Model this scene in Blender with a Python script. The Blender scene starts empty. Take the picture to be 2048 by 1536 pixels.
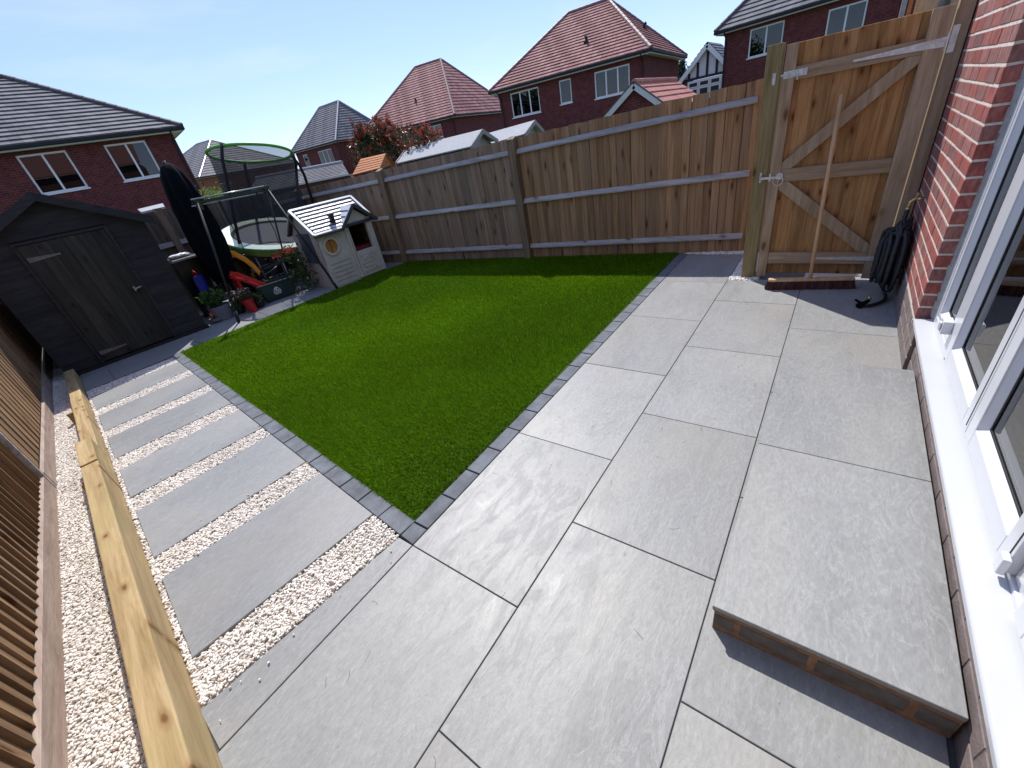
import bpy, bmesh, math, random
import numpy as np
from mathutils import Vector, Matrix

rnd = random.Random(7)
sc = bpy.context.scene
COL = sc.collection

# ------------------------------------------------------------------ camera
cd = bpy.data.cameras.new('camera')
cam = bpy.data.objects.new('camera', cd)
COL.objects.link(cam)
sc.camera = cam
RX = Vector((0.56362426, -0.80803828, -0.17146961))
RY = Vector((-0.50859821, -0.17590275, -0.84284404))
RZ = Vector((0.65088828, 0.56225649, -0.51010988))
mw = Matrix((RX, -RY, -RZ)).transposed().to_4x4()
mw.translation = Vector((-0.60275, -1.32601, 1.54105))
cam.matrix_world = mw
cd.sensor_width = 36
cd.lens = 817.2 / 2048 * 36
cd.clip_start = 0.03
cd.clip_end = 3000

# ------------------------------------------------------------------ light
SUN = Vector((0.60 * 0.690, 0.60 * 0.724, 0.80)).normalized()
SUN_EL = math.asin(SUN.z)
w = bpy.data.worlds.new("World")
sc.world = w
w.use_nodes = True
wn = w.node_tree
bg = wn.nodes['Background']
sky = wn.nodes.new('ShaderNodeTexSky')
sky.sky_type = 'NISHITA'
sky.sun_disc = False
sky.sun_elevation = SUN_EL
sky.sun_rotation = math.atan2(SUN.x, SUN.y)
sky.altitude = 50
sky.air_density = 0.9
sky.dust_density = 0.0
sky.ozone_density = 1.6
# thin wisps of cirrus
tc = wn.nodes.new('ShaderNodeTexCoord')
mp = wn.nodes.new('ShaderNodeMapping')
mp.inputs['Scale'].default_value = (1.2, 3.0, 9.0)
mp.inputs['Rotation'].default_value = (0.1, 0.2, 0.5)
nz = wn.nodes.new('ShaderNodeTexNoise')
nz.inputs['Scale'].default_value = 1.6
nz.inputs['Detail'].default_value = 7
nz.inputs['Roughness'].default_value = 0.6
cr = wn.nodes.new('ShaderNodeValToRGB')
cr.color_ramp.elements[0].position = 0.50
cr.color_ramp.elements[0].color = (0, 0, 0, 1)
cr.color_ramp.elements[1].position = 0.86
cr.color_ramp.elements[1].color = (0.32, 0.32, 0.32, 1)
mx = wn.nodes.new('ShaderNodeMixRGB')
mx.inputs[2].default_value = (6.0, 6.6, 7.4, 1)
wn.links.new(tc.outputs['Generated'], mp.inputs[0])
wn.links.new(mp.outputs[0], nz.inputs['Vector'])
wn.links.new(nz.outputs[0], cr.inputs[0])
wn.links.new(cr.outputs[0], mx.inputs[0])
wn.links.new(sky.outputs[0], mx.inputs[1])
flat = wn.nodes.new('ShaderNodeMixRGB')
flat.inputs[0].default_value = 0.45
flat.inputs[2].default_value = (3.0, 4.3, 7.1, 1)
wn.links.new(sky.outputs[0], flat.inputs[1])
wn.links.new(flat.outputs[0], mx.inputs[1])
hue = wn.nodes.new('ShaderNodeMixRGB')
hue.blend_type = 'MULTIPLY'
hue.inputs[0].default_value = 1
hue.inputs[2].default_value = (0.99, 0.95, 1.05, 1)
wn.links.new(mx.outputs[0], hue.inputs[1])
wn.links.new(hue.outputs[0], bg.inputs[0])
bg.inputs[1].default_value = 0.128

sl = bpy.data.lights.new('sun', 'SUN')
sl.energy = 3.9
sl.angle = math.radians(0.53)
sl.color = (1.0, 0.965, 0.92)
so = bpy.data.objects.new('sun', sl)
COL.objects.link(so)
so.rotation_euler = SUN.to_track_quat('Z', 'Y').to_euler()
so.location = (6, 6, 12)

sc.view_settings.view_transform = 'Standard'
sc.view_settings.look = 'None'
sc.view_settings.gamma = 1
sc.view_settings.exposure = 0.45
sc.view_settings.use_curve_mapping = False
sc.render.engine = 'CYCLES'


# ------------------------------------------------------------------ materials
def newmat(name):
    m = bpy.data.materials.new(name)
    m.use_nodes = True
    nt = m.node_tree
    return m, nt, nt.nodes['Principled BSDF']


def node(nt, t, **kw):
    n = nt.nodes.new(t)
    for k, v in kw.items():
        setattr(n, k, v)
    return n


def ramp(nt, fac, stops, interp='LINEAR'):
    r = nt.nodes.new('ShaderNodeValToRGB')
    r.color_ramp.interpolation = interp
    e = r.color_ramp.elements
    while len(e) < len(stops):
        e.new(0.5)
    for i, (p, c) in enumerate(stops):
        e[i].position = p
        e[i].color = (c[0], c[1], c[2], 1) if len(c) == 3 else c
    nt.links.new(fac, r.inputs[0])
    return r.outputs[0]


def coords(nt, scale=(1, 1, 1), rand=True, src='Object'):
    tc = nt.nodes.new('ShaderNodeTexCoord')
    mp = nt.nodes.new('ShaderNodeMapping')
    mp.inputs['Scale'].default_value = scale
    nt.links.new(tc.outputs[src], mp.inputs[0])
    if rand:
        oi = nt.nodes.new('ShaderNodeObjectInfo')
        mu = nt.nodes.new('ShaderNodeVectorMath')
        mu.operation = 'SCALE'
        cmb = nt.nodes.new('ShaderNodeCombineXYZ')
        nt.links.new(oi.outputs['Random'], cmb.inputs[0])
        m2 = nt.nodes.new('ShaderNodeMath')
        m2.operation = 'MULTIPLY'
        m2.inputs[1].default_value = 3.7
        nt.links.new(oi.outputs['Random'], m2.inputs[0])
        nt.links.new(m2.outputs[0], cmb.inputs[1])
        nt.links.new(m2.outputs[0], cmb.inputs[2])
        nt.links.new(cmb.outputs[0], mu.inputs[0])
        mu.inputs['Scale'].default_value = 40
        nt.links.new(mu.outputs[0], mp.inputs['Location'])
    return mp.outputs[0]


def noise(nt, vec, scale, detail=4, rough=0.5, dist=0.0):
    n = nt.nodes.new('ShaderNodeTexNoise')
    n.inputs['Scale'].default_value = scale
    n.inputs['Detail'].default_value = detail
    n.inputs['Roughness'].default_value = rough
    n.inputs['Distortion'].default_value = dist
    nt.links.new(vec, n.inputs['Vector'])
    return n.outputs[0]


def mixc(nt, a, b, fac, mode='MIX'):
    m = nt.nodes.new('ShaderNodeMixRGB')
    m.blend_type = mode
    for i, v in ((1, a), (2, b), (0, fac)):
        if hasattr(v, 'links'):
            nt.links.new(v, m.inputs[i])
        elif i == 0:
            m.inputs[0].default_value = v
        else:
            m.inputs[i].default_value = (v[0], v[1], v[2], 1)
    return m.outputs[0]


def bump(nt, h, strength, dist=0.01, chain=None):
    b = nt.nodes.new('ShaderNodeBump')
    b.inputs['Strength'].default_value = strength
    b.inputs['Distance'].default_value = dist
    nt.links.new(h, b.inputs['Height'])
    if chain is not None:
        nt.links.new(chain, b.inputs['Normal'])
    return b.outputs[0]


def objval(nt, lo, hi):
    oi = nt.nodes.new('ShaderNodeObjectInfo')
    mr = nt.nodes.new('ShaderNodeMapRange')
    mr.inputs[3].default_value = lo
    mr.inputs[4].default_value = hi
    nt.links.new(oi.outputs['Random'], mr.inputs[0])
    return mr.outputs[0]


def scalec(nt, col, val):
    h = nt.nodes.new('ShaderNodeHueSaturation')
    nt.links.new(col, h.inputs['Color'])
    nt.links.new(val, h.inputs['Value'])
    return h.outputs[0]


def plain(name, col, rough=0.5, metal=0.0, var=0.12, scale=8, bmp=0.1, spec=0.5, coat=0):
    m, nt, p = newmat(name)
    v = coords(nt)
    n = noise(nt, v, scale, 5, 0.6)
    c = ramp(nt, n, [(0.3, [x * (1 - var) for x in col]), (0.7, [min(1, x * (1 + var)) for x in col])])
    nt.links.new(c, p.inputs['Base Color'])
    p.inputs['Roughness'].default_value = rough
    p.inputs['Metallic'].default_value = metal
    p.inputs['Specular IOR Level'].default_value = spec
    p.inputs['Coat Weight'].default_value = coat
    if bmp:
        n2 = noise(nt, v, scale * 6, 4, 0.6)
        nt.links.new(bump(nt, n2, bmp, 0.004), p.inputs['Normal'])
    return m


def wood(name, lo, mid, hi, axis='z', knots=True, face='xz', rough=0.75, objr=(0.75, 1.2), grey=None, scale=1.0, kscale=1.0, green=None, kprob=0.5):
    m, nt, p = newmat(name)
    st = {'x': (0.07, 1, 1), 'y': (1, 0.07, 1), 'z': (1, 1, 0.07)}[axis]
    v = coords(nt, tuple(s * scale for s in st))
    n = noise(nt, v, 26, 5, 0.62, 0.7)
    c = ramp(nt, n, [(0.28, lo), (0.5, mid), (0.72, hi)])
    n3 = noise(nt, v, 150, 3, 0.7)
    c = mixc(nt, c, ramp(nt, n3, [(0.35, (0.72, 0.7, 0.68)), (0.6, (1, 1, 1))]), 0.55, 'MULTIPLY')
    if grey:
        vg = coords(nt, (1, 1, 0.5))
        ng = noise(nt, vg, 3.0, 4, 0.6)
        f = ramp(nt, ng, [(0.4, (0, 0, 0)), (0.75, (0.55, 0.55, 0.55))])
        c = mixc(nt, c, grey, f)
    if green:
        vg = coords(nt, (1, 1, 1.0))
        ng = noise(nt, vg, 2.2, 4, 0.6)
        f = ramp(nt, ng, [(0.45, (0, 0, 0)), (0.75, (0.6, 0.6, 0.6))])
        c = mixc(nt, c, green, f)
    if knots:
        ks = {'x': (0.42, 1, 1), 'y': (1, 0.42, 1), 'z': (1, 1, 0.42)}[axis]
        vk = coords(nt, ks)
        vo = nt.nodes.new('ShaderNodeTexVoronoi')
        vo.voronoi_dimensions = '2D'
        vo.inputs['Scale'].default_value = 7.0 * kscale
        wob = nt.nodes.new('ShaderNodeVectorMath')
        nzc = nt.nodes.new('ShaderNodeTexNoise')
        nzc.inputs['Scale'].default_value = 30
        nt.links.new(vk, nzc.inputs['Vector'])
        sx = nt.nodes.new('ShaderNodeSeparateXYZ')
        cx_ = nt.nodes.new('ShaderNodeCombineXYZ')
        nt.links.new(vk, sx.inputs[0])
        nt.links.new(sx.outputs['XYZ'.index(face[0].upper())], cx_.inputs[0])
        nt.links.new(sx.outputs['XYZ'.index(face[1].upper())], cx_.inputs[1])
        wob.operation = 'MULTIPLY_ADD'
        nt.links.new(nzc.outputs['Color'], wob.inputs[0])
        wob.inputs[1].default_value = (0.018, 0.018, 0)
        nt.links.new(cx_.outputs[0], wob.inputs[2])
        nt.links.new(wob.outputs[0], vo.inputs['Vector'])
        f = ramp(nt, vo.outputs['Distance'], [(0.04, (1, 1, 1)), (0.085, (0, 0, 0))])
        ok_ = ramp(nt, vo.outputs['Color'], [(1 - kprob, (0, 0, 0)), (1 - kprob + .02, (1, 1, 1))])
        f = mixc(nt, f, ok_, 1.0, 'MULTIPLY')
        c = mixc(nt, c, [x * 0.25 for x in lo], f)
        f2 = ramp(nt, vo.outputs['Distance'], [(0.07, (0.55, 0.55, 0.55)), (0.2, (0, 0, 0))])
        f2 = mixc(nt, f2, ok_, 1.0, 'MULTIPLY')
        c = mixc(nt, c, [lo[0] * 0.8, lo[1] * 0.62, lo[2] * 0.45], f2)
    c = scalec(nt, c, objval(nt, *objr))
    nt.links.new(c, p.inputs['Base Color'])
    p.inputs['Roughness'].default_value = rough
    p.inputs['Specular IOR Level'].default_value = 0.25
    nt.links.new(bump(nt, n3, 0.35, 0.003), p.inputs['Normal'])
    return m


def slabmat(name, base, streak=(1.0, 1.0), axis='x', amt=1.0):
    m, nt, p = newmat(name)
    v = coords(nt, (0.45, 1, 1) if axis == 'x' else (1, 0.45, 1))
    n1 = noise(nt, v, 2.0, 6, 0.6, 0.3)
    c = ramp(nt, n1, [(0.25, [x * (1 - .22 * amt) for x in base]), (0.5, base),
                      (0.75, [base[0] * (1 + .20 * amt), base[1] * (1 + .17 * amt), base[2] * (1 + .11 * amt)])])
    # slate-like riven lines, their lit ridges put into the colour as paler lines
    vr = coords(nt, (0.35, 1, 1) if axis == 'x' else (1, 0.35, 1))
    n2 = noise(nt, vr, 15, 8, 0.68, 0.8)
    rid = ramp(nt, n2, [(0.475, (0, 0, 0)), (0.50, (1, 1, 1)), (0.525, (0, 0, 0))])
    c = mixc(nt, c, [min(1, x * 1.28) for x in base], mixc(nt, rid, (0.62 * amt,) * 3, 1.0, 'MULTIPLY'))
    n4 = noise(nt, v, 90, 4, 0.7)
    c = mixc(nt, c, ramp(nt, n4, [(0.3, (0.80, 0.80, 0.80)), (0.65, (1.05, 1.05, 1.05))]), 0.9, 'MULTIPLY')
    # warm / greenish mineral clouds
    n5 = noise(nt, v, 1.4, 3, 0.5)
    c = mixc(nt, c, (base[0] * 1.1, base[1] * 1.0, base[2] * 0.86), ramp(nt, n5, [(0.5, (0, 0, 0)), (0.75, (0.55, 0.55, 0.55))]))
    # small dark flecks
    vo = nt.nodes.new('ShaderNodeTexVoronoi')
    vo.inputs['Scale'].default_value = 26
    nt.links.new(v, vo.inputs['Vector'])
    c = mixc(nt, c, [x * 0.45 for x in base], ramp(nt, vo.outputs['Distance'], [(0.02, (0.8, 0.8, 0.8)), (0.06, (0, 0, 0))]))
    c = scalec(nt, c, objval(nt, 0.93, 1.06))
    nt.links.new(c, p.inputs['Base Color'])
    rr = ramp(nt, n2, [(0.3, (0.42, 0.42, 0.42)), (0.7, (0.58, 0.58, 0.58))])
    nt.links.new(rr, p.inputs['Roughness'])
    p.inputs['Specular IOR Level'].default_value = 0.5
    b1 = bump(nt, n2, 0.30, 0.005)
    nt.links.new(bump(nt, n4, 0.22, 0.002, b1), p.inputs['Normal'])
    return m


def island(name, stops, rough=0.7, trans=0.0, spec=0.4, big=None):
    m, nt, p = newmat(name)
    g = nt.nodes.new('ShaderNodeNewGeometry')
    c = ramp(nt, g.outputs['Random Per Island'], stops)
    if big:
        v = coords(nt, (1, 1, 1), rand=False)
        n = noise(nt, v, big[0], 4, 0.6)
        c = mixc(nt, c, ramp(nt, n, [(0.3, [big[1]] * 3), (0.7, [big[2]] * 3)]), 1.0, 'MULTIPLY')
    nt.links.new(c, p.inputs['Base Color'])
    p.inputs['Roughness'].default_value = rough
    p.inputs['Specular IOR Level'].default_value = spec
    if trans:
        tr = nt.nodes.new('ShaderNodeBsdfTranslucent')
        nt.links.new(c, tr.inputs[0])
        ms = nt.nodes.new('ShaderNodeMixShader')
        ms.inputs[0].default_value = trans
        nt.links.new(p.outputs[0], ms.inputs[1])
        nt.links.new(tr.outputs[0], ms.inputs[2])
        nt.links.new(ms.outputs[0], nt.nodes['Material Output'].inputs[0])
    return m


def brickmat(name, stops, streak=0.35):
    m, nt, p = newmat(name)
    oi = nt.nodes.new('ShaderNodeObjectInfo')
    c = ramp(nt, oi.outputs['Random'], stops, 'LINEAR')
    v = coords(nt, (1, 1, 0.35))
    n = noise(nt, v, 55, 5, 0.65)
    c = mixc(nt, c, ramp(nt, n, [(0.3, (0.58, 0.55, 0.56)), (0.5, (1, 1, 1)), (0.72, (1.5, 1.75, 1.8))]), 0.85, 'MULTIPLY')
    n2 = noise(nt, v, 8, 4, 0.6)
    c = mixc(nt, c, (0.5, 0.42, 0.38), ramp(nt, n2, [(0.58, (0, 0, 0)), (0.9, (streak,) * 3)]))
    nt.links.new(c, p.inputs['Base Color'])
    p.inputs['Roughness'].default_value = 0.85
    p.inputs['Specular IOR Level'].default_value = 0.2
    nt.links.new(bump(nt, n, 0.5, 0.004), p.inputs['Normal'])
    return m


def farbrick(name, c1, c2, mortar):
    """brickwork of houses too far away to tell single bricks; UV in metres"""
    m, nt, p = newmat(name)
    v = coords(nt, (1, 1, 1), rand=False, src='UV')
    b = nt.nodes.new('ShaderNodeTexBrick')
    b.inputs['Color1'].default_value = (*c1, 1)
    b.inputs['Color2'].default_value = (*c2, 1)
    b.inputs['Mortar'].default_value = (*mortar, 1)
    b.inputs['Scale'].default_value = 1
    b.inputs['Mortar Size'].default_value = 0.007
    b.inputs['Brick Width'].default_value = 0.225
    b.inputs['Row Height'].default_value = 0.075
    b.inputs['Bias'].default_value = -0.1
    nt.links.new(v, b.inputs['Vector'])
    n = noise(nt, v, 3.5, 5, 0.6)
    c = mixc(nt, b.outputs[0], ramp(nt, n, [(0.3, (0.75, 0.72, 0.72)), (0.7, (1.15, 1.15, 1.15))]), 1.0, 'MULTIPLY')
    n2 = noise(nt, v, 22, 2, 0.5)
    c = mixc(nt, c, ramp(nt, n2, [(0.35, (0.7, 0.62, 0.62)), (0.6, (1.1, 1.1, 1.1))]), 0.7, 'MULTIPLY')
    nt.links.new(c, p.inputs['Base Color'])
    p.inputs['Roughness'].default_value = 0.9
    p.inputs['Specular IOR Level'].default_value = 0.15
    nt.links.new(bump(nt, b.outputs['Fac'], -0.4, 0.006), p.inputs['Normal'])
    return m


def glassmat(name, tint=(0.02, 0.03, 0.03), refl=0.9, ior=1.62):
    m, nt, p = newmat(name)
    nt.nodes.remove(p)
    gl = nt.nodes.new('ShaderNodeBsdfGlossy')
    gl.inputs['Roughness'].default_value = 0.01
    gl.inputs['Color'].default_value = (refl, refl, refl, 1)
    tr = nt.nodes.new('ShaderNodeBsdfTransparent')
    tr.inputs[0].default_value = (*tint, 1)
    fr = nt.nodes.new('ShaderNodeFresnel')
    fr.inputs[0].default_value = ior
    ms = nt.nodes.new('ShaderNodeMixShader')
    nt.links.new(fr.outputs[0], ms.inputs[0])
    nt.links.new(tr.outputs[0], ms.inputs[1])
    nt.links.new(gl.outputs[0], ms.inputs[2])
    nt.links.new(ms.outputs[0], nt.nodes['Material Output'].inputs[0])
    return m


def netmat(name, col, alpha):
    m, nt, p = newmat(name)
    p.inputs['Base Color'].default_value = (*col, 1)
    p.inputs['Roughness'].default_value = 0.9
    p.inputs['Alpha'].default_value = alpha
    return m


MAT = {}
MAT['slab'] = slabmat('porcelain_paving', (0.268, 0.268, 0.258))
MAT['pathslab'] = slabmat('path_paving', (0.255, 0.258, 0.256), amt=0.9)
MAT['joint'] = plain('dark_grout', (0.075, 0.074, 0.072), 0.9)
MAT['block'] = plain('charcoal_block', (0.125, 0.135, 0.150), 0.85, var=0.35, scale=10, bmp=0.5)
MAT['soil'] = plain('ground', (0.16, 0.13, 0.10), 0.95, var=0.3, bmp=0.6)
MAT['field'] = plain('surrounding_ground', (0.09, 0.12, 0.05), 0.95, var=0.3, scale=0.2, bmp=0)
MAT['turfbase'] = plain('turf_backing', (0.045, 0.10, 0.010), 0.95)
MAT['grass'] = island('grass_blade', [(0.0, (0.036, 0.085, 0.002)), (0.45, (0.092, 0.200, 0.004)), (0.75, (0.165, 0.325, 0.006)), (0.96, (0.23, 0.40, 0.01)), (1.0, (0.36, 0.44, 0.09))],
                      0.6, 0.4, 0.08, big=(0.9, 0.92, 1.22))
MAT['gravel'] = island('gravel_stone', [(0.0, (0.40, 0.32, 0.25)), (0.06, (0.64, 0.55, 0.46)), (0.3, (0.78, 0.73, 0.65)), (0.6, (0.84, 0.81, 0.75)), (0.9, (0.76, 0.68, 0.61)), (1.0, (0.88, 0.87, 0.84))], 0.65, big=(3.0, 0.9, 1.1))
MAT['gravelbed'] = plain('gravel_bed', (0.58, 0.53, 0.46), 0.95, var=0.4, scale=60, bmp=0.8)
MAT['fence'] = wood('fence_wood', (0.21, 0.110, 0.044), (0.365, 0.212, 0.100), (0.47, 0.300, 0.158), grey=(0.34, 0.250, 0.170), objr=(0.76, 1.22))
MAT['fencegrey'] = wood('fence_wood_weathered', (0.175, 0.108, 0.060), (0.295, 0.198, 0.122), (0.385, 0.275, 0.180), grey=(0.31, 0.255, 0.205), objr=(0.72, 1.22))
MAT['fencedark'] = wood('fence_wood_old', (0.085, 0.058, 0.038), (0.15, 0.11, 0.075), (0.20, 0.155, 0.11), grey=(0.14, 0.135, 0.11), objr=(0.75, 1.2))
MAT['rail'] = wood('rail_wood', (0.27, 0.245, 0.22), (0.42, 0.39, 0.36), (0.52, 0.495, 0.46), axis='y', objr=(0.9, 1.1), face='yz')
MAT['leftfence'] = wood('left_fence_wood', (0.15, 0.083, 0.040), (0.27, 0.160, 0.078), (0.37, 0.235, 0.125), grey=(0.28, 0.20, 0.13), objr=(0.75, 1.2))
MAT['gravelboard'] = wood('gravel_board_wood', (0.27, 0.195, 0.15), (0.38, 0.29, 0.235), (0.47, 0.375, 0.31), axis='y', knots=False, objr=(0.95, 1.05))
MAT['post'] = wood('post_wood', (0.15, 0.115, 0.048), (0.25, 0.195, 0.085), (0.32, 0.255, 0.125), objr=(0.95, 1.1), kscale=0.7, face='yz')
MAT['fpost'] = wood('fence_post_wood', (0.13, 0.085, 0.05), (0.21, 0.15, 0.095), (0.29, 0.22, 0.15), objr=(0.9, 1.1), kscale=0.7, face='yz')
MAT['gateboard'] = wood('gate_board_wood', face='yz', kprob=0.7, lo=(0.24, 0.112, 0.036), mid=(0.40, 0.208, 0.078), hi=(0.51, 0.300, 0.130), objr=(0.78, 1.15), kscale=0.95)
MAT['gateframe'] = wood('gate_frame_wood', (0.25, 0.165, 0.095), (0.38, 0.275, 0.175), (0.48, 0.37, 0.25), objr=(0.9, 1.1), kscale=0.6, face='yz')
MAT['gatebar'] = wood('gate_bar_wood', (0.25, 0.165, 0.095), (0.38, 0.275, 0.175), (0.48, 0.37, 0.25), axis='y', objr=(0.9, 1.1), kscale=0.6, face='yz')
MAT['sleeper'] = wood('sleeper_wood', (0.29, 0.185, 0.080), (0.46, 0.325, 0.160), (0.57, 0.425, 0.235), axis='x', objr=(0.95, 1.08), kprob=0.8, kscale=1.25, scale=0.7, green=(0.38, 0.30, 0.12), face='xy')
MAT['stake'] = wood('stake_wood', (0.26, 0.18, 0.09), (0.38, 0.27, 0.15), (0.46, 0.34, 0.2))
MAT['brick'] = brickmat('house_brick', [(0.0, (0.27, 0.075, 0.062)), (0.25, (0.32, 0.105, 0.085)), (0.5, (0.25, 0.115, 0.098)), (0.75, (0.33, 0.135, 0.112)), (1.0, (0.19, 0.088, 0.084))])
MAT['returnbrick'] = brickmat('return_brick', [(0.0, (0.30, 0.07, 0.045)), (0.5, (0.27, 0.075, 0.05)), (1.0, (0.20, 0.085, 0.055))], 0.15)
MAT['plinth'] = plain('plinth_brick', (0.185, 0.145, 0.132), 0.85, var=0.25, scale=16, bmp=0.6)
MAT['mortar'] = plain('mortar', (0.66, 0.59, 0.50), 0.95, var=0.18, scale=30, bmp=0.6)
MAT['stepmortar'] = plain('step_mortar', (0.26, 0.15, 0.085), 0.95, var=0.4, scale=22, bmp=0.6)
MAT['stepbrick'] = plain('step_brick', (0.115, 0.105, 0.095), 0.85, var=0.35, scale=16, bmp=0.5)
MAT['upvc'] = plain('white_upvc', (0.64, 0.645, 0.66), 0.22, var=0.02, scale=3, bmp=0.0, coat=0.3)
MAT['sill'] = plain('white_sill', (0.52, 0.525, 0.535), 0.35, var=0.03, scale=5, bmp=0.02)
MAT['gasket'] = plain('black_gasket', (0.02, 0.02, 0.022), 0.6)
MAT['sealant'] = plain('grey_cement_seal', (0.36, 0.36, 0.34), 0.8, var=0.2, scale=20, bmp=0.3)
MAT['doorglass'] = glassmat('door_glass', (0.70, 0.80, 0.77), 0.97, 2.3)
MAT['winglass'] = glassmat('window_glass', (0.42, 0.46, 0.46), 0.9)
MAT['room'] = plain('room_wall', (0.60, 0.68, 0.66), 0.9, bmp=0)
MAT['roomfloor'] = plain('room_floor', (0.60, 0.60, 0.57), 0.6, bmp=0)
MAT['blind'] = plain('curtain_fabric', (0.42, 0.43, 0.42), 0.9, bmp=0.2)
MAT['voile'] = plain('brightening_voile', (0.36, 0.42, 0.40), 0.9, bmp=0)
MAT['dark'] = plain('dark_interior', (0.03, 0.03, 0.035), 0.9, bmp=0)  # near-black tone standing in for unlit rooms behind windows
MAT['galv'] = plain('galvanised_steel', (0.62, 0.62, 0.58), 0.5, metal=0.35, var=0.25, scale=30, bmp=0.2)
MAT['oldsteel'] = plain('tarnished_steel', (0.17, 0.155, 0.135), 0.7, metal=0.2, var=0.3, scale=30)
MAT['brass'] = plain('brass', (0.62, 0.46, 0.20), 0.35, metal=0.8)
MAT['hose'] = plain('black_hose_rubber', (0.012, 0.014, 0.020), 0.45, var=0.3, scale=40, bmp=0.5)
MAT['broomwood'] = wood('broom_wood', (0.42, 0.26, 0.13), (0.58, 0.38, 0.21), (0.66, 0.46, 0.28), knots=False, objr=(0.95, 1.05))
MAT['bristle'] = island('broom_bristle', [(0, (0.045, 0.012, 0.012)), (0.8, (0.085, 0.022, 0.02)), (1, (0.2, 0.12, 0.1))], 0.7)
MAT['shed'] = wood('shed_paint', (0.021, 0.0212, 0.022), (0.030, 0.0302, 0.0315), (0.041, 0.041, 0.043), axis='x', knots=False, objr=(0.8, 1.25))
MAT['sheddoor'] = wood('shed_door_paint', (0.024, 0.0225, 0.017), (0.038, 0.036, 0.029), (0.056, 0.052, 0.041), axis='z', knots=True, objr=(0.75, 1.3))
MAT['felt'] = plain('roof_felt', (0.36, 0.365, 0.355), 0.95, var=0.12, scale=14, bmp=0.5)
MAT['darkfelt'] = plain('dark_roof_felt', (0.05, 0.05, 0.052), 0.95, var=0.2, scale=14, bmp=0.5)
MAT['shedpale'] = plain('weathered_board', (0.26, 0.24, 0.215), 0.85, var=0.2)
MAT['navy'] = plain('navy_fabric', (0.0022, 0.003, 0.005), 0.95, var=0.3, scale=8, bmp=0.4, spec=0.15)
MAT['blackplastic'] = plain('black_plastic', (0.012, 0.012, 0.013), 0.35, var=0.2, bmp=0.05)
MAT['bag'] = plain('white_polythene', (0.75, 0.76, 0.78), 0.35, var=0.1)
MAT['greenbox'] = plain('green_plastic', (0.012, 0.040, 0.030), 0.4, var=0.15, bmp=0.05)
MAT['whiteprint'] = plain('white_print', (0.72, 0.74, 0.74), 0.6, bmp=0)
MAT['blackprint'] = plain('black_print', (0.015, 0.015, 0.015), 0.6, bmp=0)
MAT['red'] = plain('red_plastic', (0.55, 0.012, 0.022), 0.3, var=0.08, bmp=0)
MAT['redpot'] = plain('red_glaze', (0.42, 0.012, 0.015), 0.35, var=0.12, bmp=0)
MAT['yellow'] = plain('yellow_plastic', (0.78, 0.33, 0.015), 0.35, var=0.08, bmp=0)
MAT['blue'] = plain('blue_plastic', (0.010, 0.010, 0.24), 0.3, var=0.08, bmp=0)
MAT['greypot'] = plain('grey_pot', (0.16, 0.165, 0.20), 0.7, var=0.15)
MAT['cream'] = plain('cream_plastic', (0.56, 0.53, 0.44), 0.6, var=0.10, scale=10, bmp=0.3)
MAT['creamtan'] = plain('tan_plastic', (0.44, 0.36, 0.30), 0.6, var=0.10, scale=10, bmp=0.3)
MAT['toyroof'] = plain('toy_roof_shingle', (0.56, 0.57, 0.60), 0.4, var=0.05, bmp=0.1)
MAT['toyroofdark'] = plain('toy_roof_trim', (0.06, 0.062, 0.07), 0.4, var=0.05, bmp=0.1)
MAT['groove'] = plain('dark_groove', (0.22, 0.20, 0.165), 0.8)  # darker tan of the thin raised groove and seam strips
MAT['amber'] = plain('amber_shutter', (0.50, 0.21, 0.045), 0.5, var=0.25, scale=6)
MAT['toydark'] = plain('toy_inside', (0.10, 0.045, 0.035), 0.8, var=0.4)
MAT['toydarkred'] = plain('dark_red_plastic', (0.16, 0.012, 0.012), 0.5, var=.2)
MAT['bluegrey'] = plain('blue_grey_shutter', (0.055, 0.075, 0.105), 0.5)
MAT['mat'] = plain('trampoline_mat', (0.20, 0.20, 0.22), 0.7, var=0.15, scale=20)
MAT['padgreen'] = plain('pale_green_pad', (0.50, 0.66, 0.52), 0.55, var=0.15, scale=10)
MAT['padskirt'] = plain('green_pad_skirt', (0.085, 0.21, 0.045), 0.6, var=0.2)
MAT['ringgreen'] = plain('lime_green_sleeve', (0.08, 0.34, 0.02), 0.5, var=0.1)
MAT['foam'] = plain('black_foam', (0.012, 0.012, 0.014), 0.8)
MAT['steel'] = plain('painted_steel', (0.30, 0.33, 0.30), 0.3, metal=0.7, var=0.1, bmp=0)
MAT['greensteel'] = plain('green_steel', (0.022, 0.034, 0.022), 0.4, metal=0.2)
MAT['legsteel'] = plain('dark_green_tube', (0.010, 0.014, 0.011), 0.6)
MAT['net'] = netmat('safety_net', (0.022, 0.022, 0.026), 0.62)
MAT['leaf'] = island('green_leaf', [(0, (0.018, 0.055, 0.010)), (0.6, (0.05, 0.13, 0.02)), (1, (0.14, 0.25, 0.06))], 0.45, 0.25)
MAT['limeleaf'] = island('lime_leaf', [(0, (0.10, 0.17, 0.02)), (1, (0.30, 0.36, 0.06))], 0.45, 0.25)
MAT['photinia'] = island('photinia_leaf', [(0, (0.018, 0.040, 0.010)), (0.28, (0.045, 0.075, 0.018)), (0.40, (0.26, 0.04, 0.022)), (0.75, (0.46, 0.065, 0.038)), (0.93, (0.60, 0.15, 0.08)), (1, (0.65, 0.42, 0.30))], 0.3, 0.25, 0.6)
MAT['photgreen'] = island('photinia_green', [(0, (0.012, 0.026, 0.008)), (0.7, (0.045, 0.075, 0.018)), (1, (0.12, 0.14, 0.05))], 0.3, 0.2, 0.6)
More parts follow.
